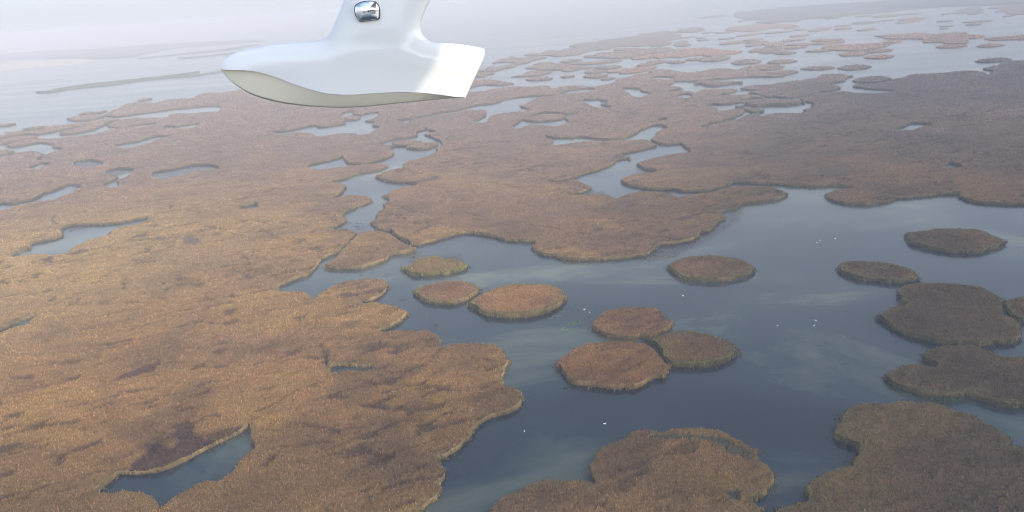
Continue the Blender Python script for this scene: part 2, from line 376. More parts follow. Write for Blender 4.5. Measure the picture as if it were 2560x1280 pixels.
HREED = 2.05
def reed_body(name, polys, h=HREED, tint=(1, 1, 1), green=.5, split=True, parent=None, tuftk=1.0):
    """polys: outlines on the water level (even-odd).  Canopy + blades, and a fringe with the standing edge"""
    off = 0; E = []; B = []
    for p in polys:
        B.append(p); m = len(p); E += [(off + i, off + (i + 1) % m) for i in range(m)]; off += m
    B = np.vstack(B)
    I = scan_points(polys)
    if len(I):
        sI = np.maximum(.95, .0034 * np.abs(I[:, 1])); eI = edge_dist(polys, I, max(6.0, float(sI.max()) * 1.2)); I = I[eI > .6 * sI]; eI = eI[eI > .6 * sI]
        nb_ = np.flatnonzero(eI < 2.2 * np.maximum(.95, .0034 * np.abs(I[:, 1])))
        bad = np.zeros(len(I), bool); bad[nb_] = ~in_land(polys, I[nb_]); I = I[~bad]
    P = np.vstack([B, I])
    r = delaunay_2d_cdt([Vector(q) for q in P], E, [], 0, 1e-4, True)
    VV = np.array([tuple(v) for v in r[0]]); TT = np.array([f for f in r[2]], int)
    orig = r[3]
    isb = np.array([(len(o) == 0) or (min(o) < len(B)) for o in orig])
    tb = isb[TT]; allb = tb.all(1)
    cen = VV[TT[allb]].mean(1)
    keep = np.ones(len(TT), bool)
    keep[np.flatnonzero(allb)] = in_land(polys, cen)
    # triangles wholly outside that still touch an interior point cannot exist
    TT = TT[keep]
    x, y = VV[:, 0], VV[:, 1]
    d = np.hypot(x, y)
    z0, crack, hol = relief(x, y)
    if name != 'reed_marsh': z0 = z0 + crack * .9 + hol * .5; crack = crack * .3; hol = hol * .5
    ed = edge_dist([B], VV, 8.0)
    ed[isb] = 0
    fr = (1 - sstep(.8, 3.2, ed)) * (1 - .8 * sstep(350, 900, d))
    z = h + z0 * sstep(0, 4, ed + 1.5) + (RNG.random(len(x)) - .5) * .5
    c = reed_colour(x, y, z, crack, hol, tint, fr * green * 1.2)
    c *= .62                                      # canopy sheet darker than the blades standing on it
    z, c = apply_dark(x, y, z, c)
    z[isb] = np.maximum(z[isb], h - .5)
    # blades
    near = scan_points(polys, kf=lambda yy: max(.66, .0023 * yy) / tuftk)
    dn = np.hypot(near[:, 0], near[:, 1]); near = near[dn < 2200]
    mv = []; mt = []; mc = []
    mv.append(np.stack([x, y, z], 1)); mt3 = TT; mc.append(c)
    root_parts = []
    if len(near):
        zz, ck, hl = relief(near[:, 0], near[:, 1])
        if name != 'reed_marsh': zz = zz + ck * .9 + hl * .5; ck = ck * .3; hl = hl * .5
        e2 = edge_dist([B], near, 6.0); f2 = (1 - sstep(.8, 3.2, e2)) * (1 - .8 * sstep(350, 900, np.hypot(near[:, 0], near[:, 1])))
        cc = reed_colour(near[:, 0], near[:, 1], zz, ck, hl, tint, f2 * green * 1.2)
        zb = h + zz * sstep(0, 4, e2 + 1.5) - .25
        zb, cc = apply_dark(near[:, 0], near[:, 1], zb, cc)
        cc = cc * (.5 + .9 * RNG.random(len(near)))[:, None]
        dd = np.hypot(near[:, 0], near[:, 1])
        tv, tt, tcx = tufts(near, zb, cc, np.maximum(.8, .0011 * dd), np.maximum(.32, .0010 * dd))
    else: tv = np.zeros((0, 3)); tt = np.zeros((0, 4), int); tcx = np.zeros((0, 3))
    nv = len(VV)
    # canopy and blades as one mesh: quads split to triangles
    tq = tt + nv
    T3 = np.vstack([TT, tq[:, [0, 1, 2]], tq[:, [0, 2, 3]]]) if len(tt) else TT
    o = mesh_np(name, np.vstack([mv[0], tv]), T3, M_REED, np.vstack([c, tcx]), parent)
    # standing edge: skirt from the canopy to the water plus leaning edge blades
    e = np.sort(np.vstack([TT[:, [0, 1]], TT[:, [1, 2]], TT[:, [2, 0]]]), axis=1)
    u, cnt = np.unique(e, axis=0, return_counts=True); be = u[cnt == 1]
    bi = np.unique(be); mp_ = -np.ones(nv, int); mp_[bi] = np.arange(len(bi))
    top = np.stack([x[bi], y[bi], z[bi] + .01], 1)
    ctr = top.copy(); out = np.zeros((len(bi), 2))
    low = top.copy(); low[:, 2] = -.3
    low[:, :2] += (RNG.random((len(bi), 2)) - .5) * .5
    mid = (top + low) / 2; mid[:, 2] = h * .55; mid[:, :2] += (RNG.random((len(bi), 2)) - .5) * 1.0
    nb = len(bi); bb = mp_[be]
    SV = np.vstack([top, mid, low])
    Q = np.vstack([np.stack([bb[:, 0], bb[:, 1], bb[:, 1] + nb, bb[:, 0] + nb], 1),
                   np.stack([bb[:, 0] + nb, bb[:, 1] + nb, bb[:, 1] + 2 * nb, bb[:, 0] + 2 * nb], 1)])
    g = fbm(x[bi], y[bi], 14, 91)[:, None]
    ec = (np.array([.21, .145, .065]) * (1 - green * g) + np.array([.08, .088, .035]) * green * g) * np.asarray(tint)[None]
    ec = ec * (.8 + .4 * RNG.random((nb, 1))) * (.98 - .48 * sstep(300, 1000, np.hypot(x[bi], y[bi])))[:, None]  # shade of the far banks put into the colour: darker with distance
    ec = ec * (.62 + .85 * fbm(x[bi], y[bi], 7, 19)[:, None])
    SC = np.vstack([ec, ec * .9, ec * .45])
    # blades along the edge
    bd = np.hypot(x[bi], y[bi]); sel = np.flatnonzero(bd < 2000)
    if len(sel):
        rep = np.repeat(sel, np.where(bd[sel] < 700, 4, 2))
        p = top[rep][:, :2] + (RNG.random((len(rep), 2)) - .5) * np.maximum(1.6, .003 * bd[rep])[:, None]
        zb = h * .15 * RNG.random(len(rep)) + h * .25
        tv, tt, tcx = tufts(p, zb, ec[rep] * (.75 + .6 * RNG.random((len(rep), 1))), h * .5, np.maximum(.4, .0012 * bd[rep]), .2)
        Q = np.vstack([Q, tt + len(SV)]); SV = np.vstack([SV, tv]); SC = np.vstack([SC, tcx])
        # stray stems thinning out into the water
        s2 = np.flatnonzero((bd < 750) & (fbm(x[bi], y[bi], 16, 29) > .47))
        if len(s2):
            rep = np.repeat(s2, 3); p = top[rep][:, :2] + RNG.normal(0, 1.3, (len(rep), 2))
            tv, tt, tcx = tufts(p, np.full(len(rep), -.05), ec[rep] * (.5 + .5 * RNG.random((len(rep), 1))), .9, .4, .5)
            Q = np.vstack([Q, tt + len(SV)]); SV = np.vstack([SV, tv]); SC = np.vstack([SC, tcx])
    f = mesh_np('reed_fringe', SV, Q, M_FRINGE, SC, o)
    return o

# ------------------------------------------------------------------ outlines
MARSH = parse("""-500,480 -200,430 -80,408 0,396 30,385 60,380 88,379 104,383 109,388 105,393 95,397 90,400 103,401 108,394 115,387 135,379 158,374 135,370 132,366 140,362 125,361 100,358 75,362 50,367 28,369 17,366 22,361 45,354 80,348 100,346 130,347 165,344 200,339 240,334 265,327 278,322 300,321 272,318 271,311 285,305 320,297 360,294 402,295 425,291 425,286 445,283 475,284 500,281 540,279 551,274 553,267
500,268 430,275 360,284 300,292 285,293 262,288 283,275 303,269 303,265 320,259 345,255 372,255 385,257 430,248 480,246 492,240 500,236 530,231 555,232 600,224 640,220 760,215 900,210 1050,215 1120,226 1160,230 1185,229 1214,228 1220,225 1252,220 1272,217 1297,216 1316,217 1341,216 1362,214 1371,216 1373,220 1371,222 1382,222 1391,219 1416,215 1445,214 1460,216 1480,217 1490,216 1515,211 1537,207 1537,205 1546,202 1540,200 1546,197 1575,193 1581,189 1596,186 1621,183 1634,182 1624,181 1625,178 1640,175 1665,174 1684,176 1691,179 1700,179 1715,181 1727,181 1746,178 1765,176 1775,173 1796,171 1821,171 1831,173 1830,176 1840,175 1854,172 1862,168 1884,164 1915,161 1940,162 1957,166 1955,169 1934,174 1909,176 1898,175 1902,178 1915,179 1934,180 1951,175 1976,175 1989,176 1995,179 1990,182 1972,186 1957,191 1932,193 1920,193 1877,193 1852,194 1827,196 1809,198 1784,199 1765,201 1746,204 1715,204 1684,205 1682,209 1667,214 1670,216 1684,216 1696,217 1703,221 1696,224 1680,226 1668,231 1681,229 1696,228 1721,228 1734,231 1746,231 1752,226 1771,223 1796,222 1821,222 1837,223 1841,226 1835,230 1815,235 1801,236 1809,239 1827,238 1852,236 1877,236 1890,238 1906,242 1902,245 1877,246 1852,250 1855,254 1846,257 1827,260 1802,262 1787,261 1776,262 1770,265 1765,266 1775,267 1787,268 1792,271 1790,276 1794,278 1809,276 1827,274 1842,273 1852,271 1856,272 1857,282 1852,287 1840,291 1835,295 1815,299 1796,305 1775,309 1771,312 1762,315 1752,316
1760,318 1771,315 1790,310 1815,305 1840,299 1852,297 1856,294 1871,287 1890,284 1897,285 1900,289 1909,291 1915,287 1934,284 1964,283 1997,283 2017,280 2010,276 2015,272 2029,269 2036,267 2029,264 2032,260 2036,258 2027,257 2012,254 2002,249 2007,245 2020,241 2027,238 2007,242 1989,244 1975,246 1957,245 1932,242 1927,244 1909,241 1896,236 1877,234 1876,231 1884,227 1890,226 1877,226 1855,224 1851,221 1859,218 1877,213 1902,212 1927,212 1946,207 1970,204 1995,201 2026,197 2042,194 2047,190 2064,186 2089,185 2107,186 2117,188 2131,190 2120,194 2111,199 2111,202 2095,207 2079,210 2075,213 2082,214 2095,215 2100,221 2089,225 2064,228 2050,230 2070,231 2095,229 2120,229 2139,232 2170,233 2195,233 2220,231 2234,229 2226,226 2207,225 2182,224 2157,221 2139,219 2132,216 2142,211 2170,209 2207,207 2222,203 2230,199 2240,196 2262,194 2271,188 2287,185 2320,184 2365,182 2390,179 2415,177 2440,178 2459,181 2464,186 2471,187 2481,186 2479,184 2484,179 2471,177 2459,172 2471,167 2500,164 2502,161 2512,156 2527,152 2560,151 2800,140 3100,135
3100,560 2800,520 2600,506 2560,510 2540,513 2495,511 2445,508 2415,500 2401,492 2402,486 2382,486 2345,487 2320,491 2270,495 2242,497 2215,507 2182,512 2145,513 2107,510 2075,500 2067,490 2070,482 2090,476 2117,472 2145,471 2132,471 2095,467 2070,466 2025,469 1982,466 1940,462 1920,461 1880,460 1835,457 1817,464 1792,474 1755,479 1710,479 1680,475 1630,474 1580,467 1560,460 1554,452 1560,445 1575,439 1605,434 1640,430 1637,426 1617,425 1600,417 1593,411 1602,404 1630,397 1655,390 1690,385 1715,382 1727,378 1715,370 1705,362 1700,360 1680,362 1655,362 1635,355 1627,349 1635,341 1642,339 1641,332 1650,325 1670,320 1655,315 1640,314 1630,315 1627,317 1610,322 1600,325 1592,333 1585,337 1570,343 1555,347 1530,350 1505,350 1480,347 1455,344 1420,346 1390,346 1370,343 1362,340 1367,344 1380,348 1382,353 1376,359 1365,363 1380,363 1400,362 1415,360 1440,356 1470,353 1505,353 1545,351 1605,349 1625,354 1640,362 1637,367 1605,375 1555,386 1572,394 1570,397 1542,402 1530,412 1500,424 1455,437 1420,449 1392,454 1366,454 1400,456 1435,450 1455,457 1475,467 1472,475 1455,482 1430,487 1480,485 1517,486 1525,491 1540,496 1555,490 1580,482 1610,479 1655,481 1680,486 1692,494 1702,492 1742,485 1780,480 1805,472 1842,466 1880,464 1920,466 1940,471 1957,477 1968,486 1957,495 1940,501 1920,504 1890,508 1855,512 1840,523 1815,527 1803,535 1812,547 1800,555 1785,568 1770,578 1747,583 1740,596 1720,605 1680,610 1650,613 1635,625 1620,634 1600,641 1570,645 1520,650 1480,652 1440,653 1405,649 1393,643 1370,640 1350,636 1337,628 1332,618 1335,612 1340,606 1300,604 1265,602 1240,595 1205,587 1175,584 1150,586 1120,593 1090,603 1060,610 1035,614 1025,608 1008,600 988,589 982,580 968,577 950,577 943,574 940,567 926,557 945,545 945,540 950,527 965,522 960,515 963,508 975,502 970,498 960,492 965,487 985,475 1015,467 1045,461 1010,458 980,456 965,453 945,447 942,440 955,432 985,423 1010,418 1008,412 1012,407 1030,400 1060,393 1095,379 1090,376 1094,370 1106,364 1100,353 1090,350 1080,344 1067,341 1062,337 1070,332 1090,329 1072,327 1064,318 1060,312 1061,318 1064,324 1050,328 1038,333 1042,340 1020,345 980,350 950,360 975,363 985,366 975,371 976,376 985,381 975,392 945,402 910,410 885,411 870,408 860,400 857,393 840,398 800,407 775,413 771,419 800,423 850,417 900,411 940,409 963,410 969,416 955,424 930,431 890,437 860,448 828,454 855,460 865,468 855,476 848,487 830,494 850,492 870,489 900,489 920,494 928,502 920,508 900,516 870,528 855,536 862,545 865,551 852,562 825,572 850,572 870,574 888,585 880,597 868,610 855,620 848,630 835,636 808,648 795,660 780,678 765,690 740,697 697,717 694,725 715,728 740,728 765,732 780,745 790,742 810,728 840,712 870,703 900,698 930,697 955,700 968,711 967,722 952,740 925,753 900,756 920,756 945,758 975,762 1000,769 1018,783 1012,792 1000,805 975,820 945,829 968,829 990,826 1030,825 1070,829 1092,838 1098,855 1105,864 1125,861 1160,857 1215,860 1238,864 1250,875 1258,890 1270,902 1268,915 1258,930 1254,945 1252,957 1270,967 1292,975 1301,990 1299,1008 1285,1023 1270,1033 1240,1042 1212,1054 1190,1072 1178,1090 1165,1106 1145,1124 1112,1144 1093,1150 1105,1166 1109,1180 1105,1200 1092,1210 1098,1222 1098,1235 1085,1250 1060,1275 1050,1295 1040,1450 -500,1450""")
WATERS = [parse(s) for s in """680,332 715,329 747,322 785,315 800,319 830,316 862,310 857,304 890,300 900,294 885,290 862,292 847,291 860,282 887,279 882,286 902,289 915,285 946,282 944,292 920,300 917,304 937,306 935,312 932,316 952,319 930,330 922,335 892,338 887,334 852,334 815,340 795,341 780,337 775,332 740,332 706,337
990,301 1027,297 1100,282 1150,275 1185,265 1227,260 1250,254 1265,249 1315,242 1380,239 1402,234 1425,227 1475,222 1487,226 1450,232 1400,236 1375,240 1340,246 1315,260 1300,266 1325,275 1312,277 1287,280 1250,284 1227,291 1222,304 1215,306 1182,306 1210,292 1212,277 1200,274 1162,276 1137,283 1100,285 1027,300 1030,305 1010,309 1009,304
1305,301 1340,305 1380,302 1405,297 1413,291 1410,287 1390,285 1355,286 1318,292 1355,282 1390,283 1420,286 1448,281 1427,290 1412,297 1422,305 1390,316 1355,313 1325,312 1295,322 1280,317 1295,307
1455,251 1475,250 1497,249 1502,252 1520,254 1502,262 1530,267 1515,270 1490,268 1470,261
1555,221 1600,223 1602,228 1627,234 1612,240 1600,244 1575,240 1572,234 1565,230
1686,243 1695,237.5 1712,235 1725,236 1732,242 1721,244 1711,246 1706,244
1626,196 1646,192 1686,194 1676,198 1655,199
1642,299 1655,297 1670,297 1662,300
2239,323 2255,317 2277,309 2295,308 2317,310 2334,312 2310,316 2292,322 2286,326 2265,325
2358,416 2375,407 2390,411 2408,417 2385,418
-50,528 0,510 32,510 62,504 87,497 107,486 135,477 160,466 175,462 195,465 207,466 190,474 186,481 155,490 140,499 107,502 62,510 35,517 30,522 0,526 -50,540
287,366 300,361 337,356 362,349 387,342 412,340 432,337 425,341 400,347 382,354 360,360 342,367 302,371
407,320 417,316 440,317 462,314 487,310 501,310 482,319 437,322
70,421 87,414 107,408 127,410 110,415 100,422
257,462 275,455 295,442 275,436 262,432 290,423 335,424 330,432 320,440 295,452 300,465 275,470
316,317 350,312 395,309 365,315 330,319
22,644 45,632 46,628 75,622 75,612 135,599 155,590 150,578 170,566 212,564 262,562 300,558 372,545 355,557 312,566 280,577 262,591 237,596 200,611 179,625 175,631 130,638 107,635 62,639
-30,828 0,825 15,820 30,810 62,800 97,785 82,799 75,810 37,820 0,832 -30,838
821,932 831,917 871,915 906,918 938,917 928,924 916,928 900,930 879,927 837,932
387,446 380,434 425,425 475,415 525,413 552,421 520,424 475,431 437,443
190,417 185,406 225,401 262,408 245,414 215,418
595,522 620,514 640,510 648,516 625,522
237,1234 250,1222 275,1202 302,1184 350,1186 390,1182 425,1171 462,1152 500,1132 550,1107 600,1082 625,1068 634,1084 634,1104 642,1118 622,1134 605,1150 587,1175 550,1202 525,1205 500,1212 450,1237 425,1255 405,1277 401,1290 397,1290 395,1275 375,1245 350,1231 312,1229 275,1235
1030,297 1050,293 1100,287 1050,297""".split('\n')]
# label | height | tint | green edge | outline (E = rounded island: left end, right end, thickness)
ISL = """wide round reed island with a sunken strip inside its golden back rim|2.4|n|.35|1215,1295 1235,1268 1258,1248 1280,1236 1300,1222 1330,1209 1370,1201 1400,1202 1420,1205 1445,1203 1470,1207 1492,1211 1483,1200 1480,1165 1495,1150 1500,1135 1512,1120 1530,1107 1550,1099 1575,1087 1600,1075 1617,1075 1642,1079 1667,1080 1680,1074 1705,1071 1730,1072 1755,1068 1780,1074 1810,1080 1835,1095 1862,1112 1890,1130 1887,1140 1890,1151 1907,1160 1920,1175 1930,1190 1929,1210 1920,1227 1905,1242 1885,1247 1882,1251 1892,1260 1902,1272 1905,1290 1900,1400 1150,1400
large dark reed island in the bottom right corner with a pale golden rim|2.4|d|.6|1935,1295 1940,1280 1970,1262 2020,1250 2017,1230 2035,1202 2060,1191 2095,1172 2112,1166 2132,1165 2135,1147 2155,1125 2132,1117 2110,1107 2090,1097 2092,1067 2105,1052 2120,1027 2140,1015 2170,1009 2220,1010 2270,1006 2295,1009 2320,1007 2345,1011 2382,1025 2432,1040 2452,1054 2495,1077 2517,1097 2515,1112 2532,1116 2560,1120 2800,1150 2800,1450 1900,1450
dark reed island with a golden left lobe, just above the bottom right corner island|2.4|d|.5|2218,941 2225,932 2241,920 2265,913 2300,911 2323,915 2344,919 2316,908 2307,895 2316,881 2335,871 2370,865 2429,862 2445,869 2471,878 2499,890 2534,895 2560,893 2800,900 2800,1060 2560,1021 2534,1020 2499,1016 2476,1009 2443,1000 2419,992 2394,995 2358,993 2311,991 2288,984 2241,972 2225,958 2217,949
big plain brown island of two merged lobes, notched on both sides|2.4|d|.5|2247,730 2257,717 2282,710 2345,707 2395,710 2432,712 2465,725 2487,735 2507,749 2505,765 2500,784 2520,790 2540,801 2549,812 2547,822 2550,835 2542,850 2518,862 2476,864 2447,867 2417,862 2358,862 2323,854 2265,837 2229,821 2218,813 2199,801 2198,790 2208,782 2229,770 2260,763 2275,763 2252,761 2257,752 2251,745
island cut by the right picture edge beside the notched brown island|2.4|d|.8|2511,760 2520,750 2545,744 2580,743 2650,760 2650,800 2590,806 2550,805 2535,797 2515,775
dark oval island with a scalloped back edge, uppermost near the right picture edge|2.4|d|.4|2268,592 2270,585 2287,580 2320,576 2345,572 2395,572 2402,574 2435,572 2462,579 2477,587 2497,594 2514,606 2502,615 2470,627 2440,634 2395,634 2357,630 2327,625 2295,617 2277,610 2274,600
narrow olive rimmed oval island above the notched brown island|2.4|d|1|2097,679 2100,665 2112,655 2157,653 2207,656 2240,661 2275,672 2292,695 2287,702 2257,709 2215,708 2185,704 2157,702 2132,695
smooth oval island ringed by tall olive reeds, alone in the middle lagoon|2.6|m|1|1674,665 1680,656 1700,647 1730,640 1780,638 1805,641 1837,645 1865,656 1880,667 1884,676 1867,690 1830,700 1792,704 1755,704 1717,700 1692,690 1675,675
reddish oval island with a golden right edge, longer of the touching pair|2.6|r|1|1280,710 1330,710 1372,712 1395,720 1405,735 1412,745 1402,760 1387,772 1355,786 1330,792 1295,796 1255,795 1215,790 1190,775 1172,762 1180,750 1200,737 1227,725 1252,716
reddish island with dark patches, shorter of the pair touching end to end|2.4|r|1|1034,735 1040,725 1055,715 1085,710 1115,703 1165,704 1187,712 1202,727 1190,737 1165,750 1135,762 1102,761 1065,757 1050,745
small green and gold bushy island beside a brown patch of dead reeds|2.4|g|1|1005,672 1015,665 1035,657 1045,647 1070,642 1097,641 1107,649 1127,647 1147,650 1165,662 1162,670 1150,679 1115,689 1100,687 1085,690 1040,690 1020,682
orange brown ragged round island at the top of the clover of three|2.4|r|.3|1484,810 1495,795 1520,777 1560,770 1600,768 1640,772 1660,786 1674,800 1677,815 1665,830 1645,837 1625,849 1612,850 1600,844 1580,850 1547,849 1522,845 1507,836 1485,825
largest island of the clover of three, with a golden front edge|2.4|r|.15|1392,915 1398,910 1405,898 1420,885 1440,870 1480,858 1520,853 1560,853 1600,857 1625,865 1638,880 1645,893 1656,905 1672,917 1668,925 1660,942 1640,947 1615,957 1590,971 1560,971 1540,974 1507,970 1440,961 1420,950 1410,938 1403,925
pointed oval island with a tall yellow green edge, right one of the clover|2.6|m|1|1629,860 1632,850 1655,838 1690,831 1727,829 1770,835 1810,847 1835,867 1842,882 1830,897 1802,910 1760,920 1735,919 1690,916 1676,912 1664,900 1657,885 1650,875
tongue of reeds at the foot of the central channel beside a thin ditch|2.4|n|.2|892,588 905,580 940,577 960,580 978,586 998,602 1018,612 1033,619 1035,627 1010,635 975,640 967,650 945,660 920,667 900,672 860,674 830,672 815,668 818,660 835,650 845,643 850,632 862,620 880,602
small oval islet left of its neighbour across the narrow upper channel|2.4|n|.2|981,360 985,354 1005,350 1030,350 1048,352 1052,356 1040,361 1020,366 1000,366 988,365
oval islet right of its neighbour across the narrow upper channel|2.4|n|.2|1018,368 1030,361 1050,357 1075,355 1090,356 1094,362 1085,368 1060,373 1040,374 1025,372
low strip islet under the speckled channel at the far left|2.4|n|.1|-200,355 0,338 20,331 55,327 85,328 115,320 130,315 160,312 200,308 235,302 270,297 297,298 290,303 250,310 215,315 160,325 100,336 60,337 0,345 -200,370
teardrop islet in the far left channel, pointing down to the left|2.4|n|.1|150,337 160,328 190,320 215,314 250,308 270,307 262,313 250,318 235,325 210,331 180,336
blue grey islet at the left picture edge in the shore water|2.4|n|.2|-100,365 0,349 40,342 75,340 90,341 90,346 70,350 40,356 0,362 -60,372
stub of an islet on the left picture edge, below the blue grey one|2.4|n|.2|-60,385 0,375 20,374 32,377 33,381 20,385 0,389 -60,398
flat islet touching the left end of the speckled channel|2.4|n|.1|167,298 185,291 215,288 245,287 258,290 258,293 230,300 190,303
thin comma shaped islet off the far left shore|2.5|n|.1|199,286 210,281 225,279 245,280 265,276 262,279 240,284 215,287
tiny isolated islet highest on the far left shore|2.5|n|.1|E347,251,377,247,5
short rounded islet before the strip at the far left|2.5|n|.1|E61,323,115,317,7
tan islet on the left picture edge farthest from the shore|2.5|g|.1|E-30,316,37,310,7
pale green lily shaped islet in the small inlet on the upper right|2|o|1|1707,297 1860,291 1871,287 1878,284"""
